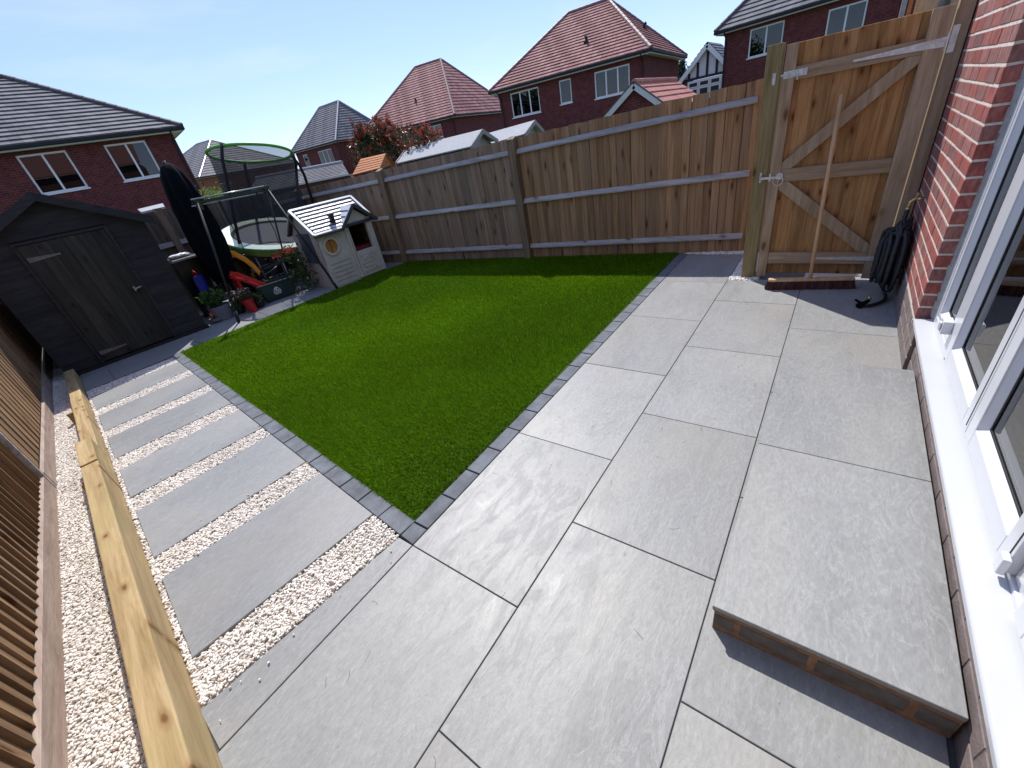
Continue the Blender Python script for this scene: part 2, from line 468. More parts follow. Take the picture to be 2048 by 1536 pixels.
MAT['pine'] = island('dark_needle', [(0, (0.015, 0.03, 0.015)), (1, (0.05, 0.08, 0.04))], 0.6, 0.1)
MAT['flowred'] = island('red_petal', [(0, (0.30, 0.01, 0.02)), (1, (0.6, 0.04, 0.06))], 0.5, 0.2)
MAT['floworange'] = island('orange_petal', [(0, (0.55, 0.10, 0.03)), (1, (0.75, 0.30, 0.16))], 0.5, 0.2)
MAT['flowpink'] = island('pale_pink_petal', [(0, (0.16, 0.07, 0.06)), (0.5, (0.10, 0.03, 0.03)), (1, (0.78, 0.6, 0.55))], 0.5, 0.2)
MAT['bark'] = plain('bark', (0.09, 0.06, 0.04), 0.9, var=0.3, scale=20, bmp=0.8)
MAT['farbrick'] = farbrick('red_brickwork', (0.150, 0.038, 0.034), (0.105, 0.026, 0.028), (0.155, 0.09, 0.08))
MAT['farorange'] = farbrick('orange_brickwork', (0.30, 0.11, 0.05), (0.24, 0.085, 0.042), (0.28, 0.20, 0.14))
MAT['tilered'] = island('red_roof_tile', [(0, (0.22, 0.092, 0.082)), (0.5, (0.28, 0.125, 0.112)), (1, (0.35, 0.175, 0.155))], 0.8, spec=0.2)
MAT['tilegrey'] = island('slate_roof_tile', [(0, (0.105, 0.102, 0.110)), (0.5, (0.135, 0.130, 0.138)), (1, (0.175, 0.168, 0.176))], 0.75, spec=0.3)
MAT['tilebright'] = island('terracotta_roof_tile', [(0, (0.40, 0.155, 0.11)), (1, (0.48, 0.20, 0.145))], 0.7)
MAT['tileedge'] = plain('tile_shadow_edge', (0.045, 0.032, 0.03), 0.9)
MAT['caps'] = plain('ridge_cap', (0.075, 0.055, 0.052), 0.7, var=0.15)
MAT['redcaps'] = plain('red_ridge_cap', (0.20, 0.11, 0.10), 0.6, var=0.15)
MAT['capgrey'] = plain('grey_ridge_cap', (0.30, 0.29, 0.28), 0.35, var=0.1)
MAT['gutter'] = plain('black_gutter', (0.008, 0.008, 0.009), 0.7, bmp=0)
MAT['fascia'] = plain('white_fascia', (0.55, 0.53, 0.50), 0.5, var=0.05, bmp=0)
MAT['whiteframe'] = plain('white_window_frame', (0.72, 0.72, 0.70), 0.4, var=0.03, bmp=0)
MAT['render'] = plain('white_render', (0.62, 0.62, 0.60), 0.9, var=0.06)
MAT['timber'] = plain('black_timber', (0.015, 0.015, 0.017), 0.7)
MAT['orangewood'] = wood('orange_stained_wood', (0.38, 0.13, 0.045), (0.52, 0.20, 0.075), (0.60, 0.26, 0.11), axis='y', knots=False, objr=(0.95, 1.05))
MAT['ply'] = wood('pale_plywood', (0.52, 0.36, 0.19), (0.66, 0.48, 0.28), (0.74, 0.57, 0.36), knots=False)
MAT['tarp'] = plain('grey_green_sheet', (0.16, 0.19, 0.18), 0.6, var=0.3)
MAT['bluefelt'] = plain('charcoal_wire', (0.05, 0.05, 0.055), 0.35, metal=0.6)


# ------------------------------------------------------------------ mesh helpers
class MB:
    def __init__(s):
        s.V = []
        s.F = []
        s.UV = None
        s.MI = []
        s.mi = 0

    def add(s, vs, fs):
        b = len(s.V)
        s.V += [tuple(v) for v in vs]
        s.F += [tuple(b + i for i in f) for f in fs]
        s.MI += [s.mi] * len(fs)
        return s

    def box(s, x0, x1, y0, y1, z0, z1):
        v = [(x, y, z) for z in (z0, z1) for y in (y0, y1) for x in (x0, x1)]
        return s.add(v, [(0, 2, 3, 1), (4, 5, 7, 6), (0, 1, 5, 4), (2, 6, 7, 3), (0, 4, 6, 2), (1, 3, 7, 5)])

    def hexa(s, lo, hi):
        """lo, hi: four points each, same order"""
        return s.add(list(lo) + list(hi), [(3, 2, 1, 0), (4, 5, 6, 7), (0, 1, 5, 4), (1, 2, 6, 5), (2, 3, 7, 6), (3, 0, 4, 7)])

    def bar(s, a, b, wdt, dep, up=(0, 0, 1)):
        a = Vector(a)
        b = Vector(b)
        d = (b - a).normalized()
        x = d.cross(Vector(up))
        if x.length < 1e-4:
            x = d.cross(Vector((1, 0, 0)))
        x.normalize()
        y = x.cross(d).normalized()
        x *= wdt / 2
        y *= dep / 2
        lo = [a - x - y, a + x - y, a + x + y, a - x + y]
        hi = [b - x - y, b + x - y, b + x + y, b - x + y]
        return s.hexa(lo, hi)

    def prism(s, poly, z0, z1):
        n = len(poly)
        v = [(p[0], p[1], z0) for p in poly] + [(p[0], p[1], z1) for p in poly]
        return s.add(v, [tuple(range(n - 1, -1, -1)), tuple(range(n, 2 * n))] + [(i, (i + 1) % n, n + (i + 1) % n, n + i) for i in range(n)])

    def loft(s, pa, pb):
        n = len(pa)
        return s.add(list(pa) + list(pb), [tuple(range(n - 1, -1, -1)), tuple(range(n, 2 * n))] + [(i, (i + 1) % n, n + (i + 1) % n, n + i) for i in range(n)])

    def tube(s, pts, r, n=8, closed=False):
        pts = [Vector(p) for p in pts]
        m = len(pts)
        rs = r if isinstance(r, (list, tuple)) else [r] * m
        vs = []
        prev = None
        for i, p in enumerate(pts):
            if closed:
                d = pts[(i + 1) % m] - pts[i - 1]
            else:
                d = pts[min(i + 1, m - 1)] - pts[max(i - 1, 0)]
            d.normalize()
            if prev is None:
                x = d.cross(Vector((0, 0, 1)))
                if x.length < 1e-3:
                    x = d.cross(Vector((1, 0, 0)))
            else:
                x = prev - d * prev.dot(d)
            x.normalize()
            prev = x
            y = d.cross(x)
            for k in range(n):
                a = 2 * math.pi * k / n
                vs.append(p + (x * math.cos(a) + y * math.sin(a)) * rs[i])
        fs = []
        for i in range(m if closed else m - 1):
            j = (i + 1) % m
            for k in range(n):
                k2 = (k + 1) % n
                fs.append((i * n + k, i * n + k2, j * n + k2, j * n + k))
        if not closed:
            fs.append(tuple(range(n - 1, -1, -1)))
            fs.append(tuple((m - 1) * n + k for k in range(n)))
        return s.add(vs, fs)

    def lathe(s, prof, c=(0, 0, 0), n=20, cap=True):
        vs = []
        for r, z in prof:
            for k in range(n):
                a = 2 * math.pi * k / n
                vs.append((c[0] + r * math.cos(a), c[1] + r * math.sin(a), c[2] + z))
        fs = []
        for i in range(len(prof) - 1):
            for k in range(n):
                k2 = (k + 1) % n
                fs.append((i * n + k, i * n + k2, (i + 1) * n + k2, (i + 1) * n + k))
        if cap:
            fs.append(tuple(range(n - 1, -1, -1)))
            fs.append(tuple((len(prof) - 1) * n + k for k in range(n)))
        return s.add(vs, fs)

    def leaves(s, n, posf, size, aspect=0.45, seed=0, upw=0.3):
        r = random.Random(seed)
        for _ in range(n):
            p = Vector(posf(r))
            d = Vector((r.gauss(0, 1), r.gauss(0, 1), r.gauss(0, 1) + upw)).normalized()
            q = d.cross(Vector((r.gauss(0, 1), r.gauss(0, 1), r.gauss(0, 1)))).normalized()
            L = size * r.uniform(0.6, 1.3)
            nn = d.cross(q) * L * 0.12
            a = p
            b = p + d * L * 0.5 + q * L * aspect * 0.5 + nn
            c = p + d * L
            e = p + d * L * 0.5 - q * L * aspect * 0.5 + nn
            s.add([a, b, c, e], [(0, 1, 2), (0, 2, 3)])
        return s

    def mesh(s, name, origin=(0, 0, 0)):
        me = bpy.data.meshes.new(name)
        o = origin
        me.from_pydata([(v[0] - o[0], v[1] - o[1], v[2] - o[2]) for v in s.V], [], s.F)
        if max(s.MI, default=0) > 0:
            me.polygons.foreach_set('material_index', s.MI)
        me.update()
        return me

    def build(s, name, mat, parent=None, smooth=False, bevel=0, fix=True, org=None, seg=2):
        """vertices are in world space; the object is placed at its own centre"""
        if org is None:
            a = np.array(s.V)
            org = ((a.min(0) + a.max(0)) / 2).tolist()
            if parent is None:
                org[2] = float(a[:, 2].min())
        me = s.mesh(name, org)
        if fix:
            bm = bmesh.new()
            bm.from_mesh(me)
            bmesh.ops.recalc_face_normals(bm, faces=bm.faces)
            bm.to_mesh(me)
            bm.free()
        ms = mat if isinstance(mat, (list, tuple)) else [mat]
        for m_ in ms:
            me.materials.append(MAT[m_])
        if smooth:
            me.polygons.foreach_set('use_smooth', [True] * len(me.polygons))
        return place(name, me, org, parent, bevel=bevel, seg=seg)


def wloc(o):
    v = Vector((0, 0, 0))
    while o:
        v += o.location
        o = o.parent
    return v


def place(name, me, loc, parent=None, rot=None, scale=None, bevel=0, seg=2):
    o = bpy.data.objects.new(name, me)
    COL.objects.link(o)
    if parent is not None:
        o.parent = parent
        o.location = Vector(loc) - wloc(parent)
    else:
        o.location = loc
    if rot is not None:
        o.rotation_euler = rot
    if scale is not None:
        o.scale = scale
    if bevel:
        b = o.modifiers.new('bevel', 'BEVEL')
        b.width = bevel
        b.segments = seg
        b.limit_method = 'ANGLE'
        b.angle_limit = 0.6
    return o


def tag(o, label, cat, group=None, kind=None):
    o['label'] = label
    o['category'] = cat
    if group:
        o['group'] = group
    if kind:
        o['kind'] = kind
    return o


def thing(name, label, cat, loc, group=None):
    o = bpy.data.objects.new(name, None)
    o.empty_display_size = 0.1
    COL.objects.link(o)
    o.location = loc
    return tag(o, label, cat, group)


def struct(o):
    o['kind'] = 'structure'
    return o


def smoothed(o):
    o.data.polygons.foreach_set('use_smooth', [True] * len(o.data.polygons))
    return o


def inset(poly, g):
    """shrink a convex polygon by g on all sides (counter-clockwise input)"""
    n = len(poly)
    out = []
    for i in range(n):
        p0, p1, p2 = Vector(poly[i - 1]), Vector(poly[i]), Vector(poly[(i + 1) % n])
        d1 = (p1 - p0).normalized()
        d2 = (p2 - p1).normalized()
        n1 = Vector((-d1.y, d1.x))
        n2 = Vector((-d2.y, d2.x))
        den = 1 + n1.dot(n2)
        out.append(tuple(p1 + (n1 + n2) * (g / den)))
    return out


def clip(poly, a, b, c):
    """keep a*x+b*y<=c"""
    out = []
    n = len(poly)
    for i in range(n):
        p, q = poly[i], poly[(i + 1) % n]
        fp = a * p[0] + b * p[1] - c
        fq = a * q[0] + b * q[1] - c
        if fp <= 0:
            out.append(p)
        if fp * fq < 0:
            t = fp / (fp - fq)
            out.append((p[0] + (q[0] - p[0]) * t, p[1] + (q[1] - p[1]) * t))
    return out


# ------------------------------------------------------------------ ground
g = MB()
g.add([(-900, -900, -0.06), (900, -900, -0.06), (900, 900, -0.06), (-900, 900, -0.06)], [(0, 1, 2, 3)])
ground = struct(g.build('ground', 'field', fix=False))
gs = MB()
gs.prism([(-1.6, -1.85), (4.85, -1.85), (4.75, -0.6), (3.9, 7.85), (-0.35, 7.85)], -0.055, -0.038)
struct(gs.build('garden_ground', 'soil'))

# ------------------------------------------------------------------ patio slabs
LX = 0.905
WY = 0.605
patio = MB().prism([(-1.75, -1.84), (3.98, -1.84), (3.98, -0.62), (4.53, -0.62), (4.53, 0.0), (0.0, 0.0), (0.0, 0.10), (-0.885, 0.20), (-1.2, 0.0)], -0.034, -0.007).build('patio', 'joint')
struct(patio)


def slab(poly, parent, mat='slab', z=0.0, gap=0.002, th=0.02, jit=0.0008):
    p = inset(poly, gap)
    dz = rnd.uniform(-jit, jit)
    return MB().prism(p, z - th, z + dz).build('paving_slab', mat, parent, bevel=0.0018, seg=1)


SL = lambda y: -0.893 + 0.107 * y      # right face of the sleeper wall
for r, off in ((0, 0.0), (1, -0.4495), (2, -0.8973)):
    y1 = -WY * r
    y0 = y1 - WY
    xmax = (4.53, 3.74, 3.97)[r]
    n = -2
    while True:
        x0 = off + n * LX
        x1 = x0 + LX
        n += 1
        if x0 >= xmax - 0.01:
            break
        x1 = min(x1, xmax)
        poly = [(x0, y0), (x1, y0), (x1, y1), (x0, y1)]
        poly = clip(poly, -1, 0.107, 0.893 + 0.002)
        if len(poly) < 3:
            continue
        a = np.array(poly)
        if a[:, 0].max() - a[:, 0].min() < 0.04:
            continue
        slab(poly, patio)
slab([(-0.885, 0.0), (0.0, 0.0), (0.0, 0.10), (-0.878, 0.197)], patio)

# ------------------------------------------------------------------ gravel
def strewn(name, polys, dens, size, z, mat, seed, label, cat, zs=0.006):
    rs = np.random.default_rng(seed)
    pts = []
    for poly in polys:
        a = np.array(poly)
        lo, hi = a.min(0), a.max(0)
        n = int((hi - lo).prod() * dens)
        q = rs.uniform(lo, hi, (n, 2))
        ok = np.ones(n, bool)
        m = len(a)
        for i in range(m):
            e = a[(i + 1) % m] - a[i]
            ok &= (e[0] * (q[:, 1] - a[i][1]) - e[1] * (q[:, 0] - a[i][0])) > 0
        pts.append(q[ok])
    q = np.concatenate(pts)
    n = len(q)
    # a squashed octahedral pebble with 18 vertices worth of roundness
    bm = bmesh.new()
    bmesh.ops.create_icosphere(bm, subdivisions=1, radius=1)
    bv = np.array([v.co[:] for v in bm.verts])
    bf = np.array([[v.index for v in f.verts] for f in bm.faces])
    bm.free()
    k = len(bv)
    s = size * rs.uniform(0.6, 1.25, (n, 1)) * rs.uniform([0.85, 0.55, 0.42], [1.25, 0.85, 0.65], (n, 3))
    V = bv[None] * (1 + rs.uniform(-0.16, 0.16, (n, k, 1)))
    V = V * s[:, None, :]
    # random rotation: tilt about x/y, spin about z
    a = rs.uniform(0, 2 * np.pi, n)
    tx = rs.normal(0, 0.45, n)
    c, sn = np.cos(tx)[:, None], np.sin(tx)[:, None]
    y = V[..., 1] * c - V[..., 2] * sn
    zz = V[..., 1] * sn + V[..., 2] * c
    x = V[..., 0]
    ty = rs.normal(0, 0.35, n)
    c, sn = np.cos(ty)[:, None], np.sin(ty)[:, None]
    x, zz = x * c + zz * sn, -x * sn + zz * c
    c, sn = np.cos(a)[:, None], np.sin(a)[:, None]
    x, y = x * c - y * sn, x * sn + y * c
    P = np.stack([x + q[:, :1], y + q[:, 1:2], zz + z + rs.uniform(-zs, zs, (n, 1))], -1).reshape(-1, 3)
    F = (bf[None] + (np.arange(n) * k)[:, None, None]).reshape(-1, 3)
    me = bpy.data.meshes.new(name)
    me.vertices.add(len(P))
    me.vertices.foreach_set('co', P.ravel())
    me.loops.add(F.size)
    me.loops.foreach_set('vertex_index', F.ravel().astype(np.int32))
    me.polygons.add(len(F))
    me.polygons.foreach_set('loop_start', np.arange(0, F.size, 3, dtype=np.int32))
    me.polygons.foreach_set('loop_total', np.full(len(F), 3, dtype=np.int32))
    me.polygons.foreach_set('use_smooth', np.ones(len(F), bool))
    me.update()
    me.materials.append(MAT[mat])
    o = place(name, me, (0, 0, 0))
    return tag(o, label, cat, kind='stuff')


# stepping path beside the lawn, turned 5.6 degrees from the patio
TH = math.radians(-5.6)
ux, uy = math.cos(TH), math.sin(TH)          # along a slab
PR = lambda y: 0.002 + 0.0968 * y            # right-hand end (lawn edging)
rows = [(4.068, 4.527, 4.10, 4.60), (3.34, 3.841, 3.415, 3.90), (2.627, 3.12, 2.738, 3.226),
        (1.90, 2.417, 2.015, 2.50), (1.143, 1.72, 1.236, 1.80), (0.344, 0.939, 0.434, 1.03)]
path = MB().prism([(-0.90, 0.10), (0.0, 0.10), (0.47, 4.86), (-0.34, 4.93)], -0.034, -0.013).build('path', 'gravelbed')
struct(path)
for (r0, r1, l0, l1) in rows:
    poly = [(SL(l0) + 0.03, l0), (PR(r0) - 0.004, r0), (PR(r1) - 0.004, r1), (SL(l1) + 0.03, l1)]
    slab(poly, path, 'pathslab', z=0.004, gap=0.0, th=0.026)
gaps = []
prevR, prevL = 0.106, 0.205
for (r0, r1, l0, l1) in rows[::-1] + [(4.80, 5, 4.90, 5)]:
    gaps.append([(SL(prevL) + 0.008, prevL + 0.004), (PR(prevR) - 0.006, prevR + 0.004), (PR(r0) - 0.006, r0 - 0.004), (SL(l0) + 0.008, l0 - 0.004)])
    prevR, prevL = r1, l1
# narrow line of stones between slabs and sleepers
gaps.append([(SL(0.2) + 0.004, 0.2), (SL(0.2) + 0.026, 0.2), (SL(4.7) + 0.026, 4.7), (SL(4.7) + 0.004, 4.7)])
strewn('gravel', gaps, 23000, 0.0078, -0.006, 'gravel', 3, 'cream and pinkish pebbles filling the gaps between the stepping slabs', 'gravel')
side = [[(-1.49, -1.75), (-1.17, -1.75), (-0.30, 6.1), (-0.52, 6.1)]]
gb = MB().prism([(-1.52, -1.8), (-1.06, -1.8), (-0.22, 6.6), (-0.50, 6.6)], -0.034, -0.012).build('gravel_bed', 'gravelbed')
struct(gb)
strewn('gravel', side, 21000, 0.0082, -0.005, 'gravel', 4, 'pale pebble strip between the left fence and the timber sleepers', 'gravel')
far = [[(4.535, -0.66), (4.66, -0.66), (4.60, 0.02), (4.56, 0.02)], [(3.75, -0.70), (4.56, -0.70), (4.56, -0.615), (3.75, -0.615)], [(3.70, -0.86), (3.80, -0.86), (3.80, -0.61), (3.70, -0.61)]]
gb2 = MB().prism([(3.70, -0.86), (4.62, -0.86), (4.70, -0.6), (4.60, 0.03), (4.5, 0.03), (4.53, -0.61), (3.74, -0.61)], -0.03, -0.014).build('gravel_bed', 'gravelbed')
struct(gb2)
strewn('gravel', far, 17000, 0.0095, -0.002, 'gravel', 5, 'small patch of white pebbles around the foot of the gate post', 'gravel')

stray = [[(-0.86, 0.0), (0.0, 0.0), (0.0, 0.35), (-0.86, 0.45)], [(-0.72, 1.0), (0.09, 0.93), (0.13, 1.25), (-0.70, 1.32)], [(-0.62, 1.75), (0.16, 1.68), (0.20, 2.0), (-0.6, 2.1)], [(-0.55, 2.5), (0.22, 2.4), (0.28, 2.75), (-0.52, 2.85)], [(3.6, -0.85), (4.5, -0.70), (4.5, -0.55), (3.55, -0.55)]]
strewn('gravel', stray, 55, 0.0062, 0.008, 'gravel', 8, 'few loose pebbles spilled on the slabs beside the gravel gaps', 'gravel', zs=0.0)

# ------------------------------------------------------------------ block edging round the lawn
edge = MB().prism([(0.0, 0.0), (4.56, 0.0), (4.55, 0.1), (0.103, 0.1), (0.575, 4.86), (0.472, 4.88)], -0.034, -0.010).build('lawn_edging', 'joint')
struct(edge)
n = 0
x = 0.103
while x < 4.5:
    L = 0.202
    poly = [(x, 0.0), (min(x + L, 4.55), 0.0), (min(x + L, 4.55), 0.1), (x, 0.1)]
    MB().prism(inset(poly, 0.0025), -0.03, 0.001 + rnd.uniform(-.001, .002)).build('edging_block', 'block', edge, bevel=0.004)
    x += L + 0.003
t = 0.0
dv = Vector((0.0968, 1)).normalized()
pv = Vector((1, -0.0968)).normalized()
while t < 4.86:
    a = dv * t + Vector((0.0, 0.0))
    b = dv * min(t + (0.1 if t == 0 else 0.2), 4.88)
    poly = [tuple(a), tuple(a + pv * 0.1), tuple(b + pv * 0.1), tuple(b)]
    if t == 0:
        poly = [(0, 0), (0.10, 0), (0.10, 0.10), (0.0097, 0.10)]
    MB().prism(inset(poly, 0.0025), -0.03, 0.001 + rnd.uniform(-.001, .002)).build('edging_block', 'block', edge, bevel=0.004)
    t += 0.103 if t == 0 else 0.203

# ------------------------------------------------------------------ lawn
LAWN = [(0.105, 0.104), (4.60, 0.104), (4.175, 4.58), (3.66, 4.655), (0.572, 4.885)]
lawn = struct(MB().prism(LAWN, -0.034, -0.004).build('lawn', 'turfbase'))


def blades(seed=11):
    rs = np.random.default_rng(seed)
    a = np.array(LAWN)
    lo, hi = a.min(0), a.max(0)
    N = 1500000
    q = rs.uniform(lo, hi, (N, 2))
    d = np.hypot(q[:, 0] + 0.6, q[:, 1] + 1.33)
    keep = rs.uniform(0, 1, N) < np.clip((3.0 / d) ** 1.5, 0.12, 1.0)
    q = q[keep]
    ok = np.ones(len(q), bool)
    m = len(a)
    for i in range(m):
        e = a[(i + 1) % m] - a[i]
        L = np.hypot(*e)
        ok &= (e[0] * (q[:, 1] - a[i][1]) - e[1] * (q[:, 0] - a[i][0])) / L > 0.004 + 0.006 * rs.uniform(0, 1, len(q))
    q = q[ok]
    n = len(q)
    d = np.hypot(q[:, 0] + 0.6, q[:, 1] + 1.33)
    h = rs.uniform(0.016, 0.034, n)
    wdt = rs.uniform(0.0012, 0.0022, n) * np.clip(d / 2.6, 1, 2.6)
    # nap lies in drifting directions
    ph = np.sin(q[:, 0] * 1.7 + 0.6 * np.sin(q[:, 1] * 2.3)) + np.cos(q[:, 1] * 1.9 + q[:, 0])
    ang = rs.uniform(0, 2 * np.pi, n)
    lean = rs.uniform(0.002, 0.022, n)
    lx = np.cos(ang) * lean + 0.011 * np.cos(ph * 0.9 + 2.2)
    ly = np.sin(ang) * lean + 0.011 * np.sin(ph * 0.9 + 2.2)
    fa = rs.uniform(0, np.pi, n)
    fx, fy = np.cos(fa) * wdt, np.sin(fa) * wdt
    z0 = -0.006
    V = np.empty((n, 3, 3))
    V[:, 0] = np.stack([q[:, 0] - fx, q[:, 1] - fy, np.full(n, z0)], 1)
    V[:, 1] = np.stack([q[:, 0] + fx, q[:, 1] + fy, np.full(n, z0)], 1)
    V[:, 2] = np.stack([q[:, 0] + lx, q[:, 1] + ly, z0 + h], 1)
    me = bpy.data.meshes.new('artificial_grass')
    me.vertices.add(n * 3)
    me.vertices.foreach_set('co', V.ravel())
    me.loops.add(n * 3)
    me.loops.foreach_set('vertex_index', np.arange(n * 3, dtype=np.int32))
    me.polygons.add(n)
    me.polygons.foreach_set('loop_start', np.arange(0, n * 3, 3, dtype=np.int32))
    me.polygons.foreach_set('loop_total', np.full(n, 3, dtype=np.int32))
    me.update()
    me.materials.append(MAT['grass'])
    o = place('artificial_grass', me, (0, 0, 0))
    tag(o, 'bright green artificial grass lawn inside the charcoal block edging', 'grass', kind='stuff')
    print('blades', n)


blades()

# ------------------------------------------------------------------ rear paving
PU = Vector((ux, uy))
PV = Vector((-uy, ux))
PO = Vector((0.472, 4.86))
rear = MB().prism([tuple(PO + PU * -0.80), tuple(PO + PU * 3.75 - PV * 0.0), tuple(PO + PU * 3.2 + PV * 2.9), tuple(PO + PU * -1.05 + PV * 2.9)], -0.036, -0.010).build('rear_paving', 'joint')
struct(rear)
for j in range(4):
    y0 = j * 0.605
    y1 = y0 + 0.605
    k = -2
    while k < 5:
        x0 = k * 0.905 + (0.45 if j % 2 else 0.33)
        x1 = x0 + 0.905
        k += 1
        poly = [tuple(PO + PU * x + PV * y) for x, y in ((x0, y0), (x1, y0), (x1, y1), (x0, y1))]
        poly = clip(poly, -1, 0.107, 0.893 + 0.0)
        poly = clip(poly, 1, 0.1, 4.58)
        if j == 0:
            # front edge follows the back of the lawn, which tilts a little less
            poly = [(x, max(y, 4.885 - 0.0745 * (x - 0.572)) if x > 0.5 else y) for x, y in poly]
        if len(poly) < 3:
            continue
        a = np.array(poly)
        if np.ptp(a[:, 0]) < 0.06 or np.ptp(a[:, 1]) < 0.06:
            continue
        slab(poly, rear, 'pathslab')
# ------------------------------------------------------------------ raised step
stp = thing('patio_step', 'raised grey slab step on small bricks below the white door sill', 'step', (1.15, -1.53, 0))
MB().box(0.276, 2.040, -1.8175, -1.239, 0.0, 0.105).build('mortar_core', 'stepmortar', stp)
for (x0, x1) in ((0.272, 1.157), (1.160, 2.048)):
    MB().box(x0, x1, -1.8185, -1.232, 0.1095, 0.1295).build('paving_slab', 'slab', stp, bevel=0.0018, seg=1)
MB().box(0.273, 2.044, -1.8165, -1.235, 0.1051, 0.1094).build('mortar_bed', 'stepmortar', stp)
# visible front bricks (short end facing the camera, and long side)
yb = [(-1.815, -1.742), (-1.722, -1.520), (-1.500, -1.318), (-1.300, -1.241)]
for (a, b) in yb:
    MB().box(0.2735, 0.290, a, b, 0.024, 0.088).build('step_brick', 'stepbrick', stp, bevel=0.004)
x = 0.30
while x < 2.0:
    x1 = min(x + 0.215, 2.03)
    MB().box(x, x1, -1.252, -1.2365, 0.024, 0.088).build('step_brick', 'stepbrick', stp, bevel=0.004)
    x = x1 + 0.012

# ------------------------------------------------------------------ our house
house = thing('brick_house', 'red brick house wall with white glazed doors along the right edge', 'house', (2.4, -1.95, 0))
# mortar core of the pier and wall
core = MB()
core.box(2.4285, 4.6, -2.15, -1.8125, 0.24, 5.0)
core.build('wall', 'mortar', house)
MB().box(-4.0, 2.428, -2.15, -1.80, 2.45, 5.0).build('wall', 'farbrick', house)
MB().box(-6.0, -2.7, -2.15, -1.80, 0.0, 2.449).build('wall', 'farbrick', house)


def brickobj(x0, x1, y0, y1, z0, z1, mat, nm='brick', par=house):
    MB().box(x0, x1, y0, y1, z0, z1).build(nm, mat, par, bevel=0.0025, seg=1)


zc = 0.265
row = 0
pier = 2.424
while zc < 2.05:
    z1 = zc + 0.0622
    x = pier if row % 2 == 0 else pier + 0.1125
    if row % 2:
        brickobj(pier, pier + 0.1025, -1.915, -1.810 + rnd.uniform(-.001, .001), zc, z1, 'brick')
    xs = x
    first = True
    while xs < 4.45:
        yb_ = -1.9125 if (first and row % 2 == 0) else -1.86
        brickobj(xs, min(xs + 0.2145, 4.5), yb_, -1.810 + rnd.uniform(-.0015, .0015), zc, z1, 'brick')
        xs += 0.225
        first = False
    zc += 0.0736
    row += 1
# far, taller part of the wall above the frame
MB().box(2.424, 4.6, -2.14, -1.811, zc, 5.0).build('wall', 'farbrick', house)
# roof over it, out of the frame
MB().hexa([(-6.3, -1.55, 5.0), (4.8, -1.55, 5.0), (4.8, -6.0, 8.0), (-6.3, -6.0, 8.0)], [(-6.3, -1.55, 5.1), (4.8, -1.55, 5.1), (4.8, -6.0, 8.12), (-6.3, -6.0, 8.12)]).build('roof', 'tilered', house)
MB().box(4.5, 4.6, -7.0, -2.16, -0.03, 5.0).build('wall', 'farbrick', house)
# brown plinth, three courses
for k in range(3):
    z0 = -0.03 + 0.0 + k * 0.0905
    z0, z1 = (-0.03, 0.075) if k == 0 else ((0.083, 0.155) if k == 1 else (0.163, 0.237))
    xs = 2.290 + (0.11 if k % 2 else 0)
    if k % 2:
        brickobj(2.290, 2.395, -1.90, -1.8105, z0, z1, 'plinth')
    while xs < 4.5:
        x1 = min(xs + 0.215, 4.52)
        brickobj(xs, x1, -1.90, -1.8105, z0, z1, 'plinth')
        xs += 0.222
    xs = -3.0 + (0.11 if k % 2 else 0)
    while xs < 2.28:
        x1 = min(xs + 0.215, 2.287)
        brickobj(xs, x1, -1.93, -1.829, z0, z1, 'plinth')
        xs += 0.221
MB().box(-3.0, 2.285, -1.98, -1.8315, -0.03, 0.232).build('plinth_core', 'plinth', house)
MB().box(2.292, 4.6, -2.1, -1.8155, -0.03, 0.2395).build('plinth_core', 'plinth', house)
# sill
sl_ = MB()
prof = [(-1.905, 0.238), (-1.808, 0.238), (-1.804, 0.243), (-1.804, 0.262), (-1.809, 0.268), (-1.880, 0.274), (-1.905, 0.274)]
sl_.loft([(2.405, y, z) for y, z in prof], [(-2.7, y, z) for y, z in prof])
sl_.build('window_sill', 'sill', house, bevel=0.002)
MB().box(2.404, 2.424, -1.90, -1.800, 0.240, 0.262).build('sill_end', 'sealant', house)
# cement seal strip between brick reveal and frame
sm = MB()
pz = 0.276
pts = []
while pz < 2.3:
    pts.append(pz)
    pz += 0.05
for i in range(len(pts) - 1):
    j0, j1 = rnd.uniform(-.004, .004), rnd.uniform(-.004, .004)
    sm.hexa([(2.392, -1.93, pts[i]), (2.4235, -1.93, pts[i]), (2.4235, -1.868 + j0, pts[i]), (2.392, -1.878, pts[i])],
            [(2.392, -1.93, pts[i + 1]), (2.4235, -1.93, pts[i + 1]), (2.4235, -1.868 + j1, pts[i + 1]), (2.392, -1.878, pts[i + 1])])
sm.build('seal_strip', 'sealant', house)


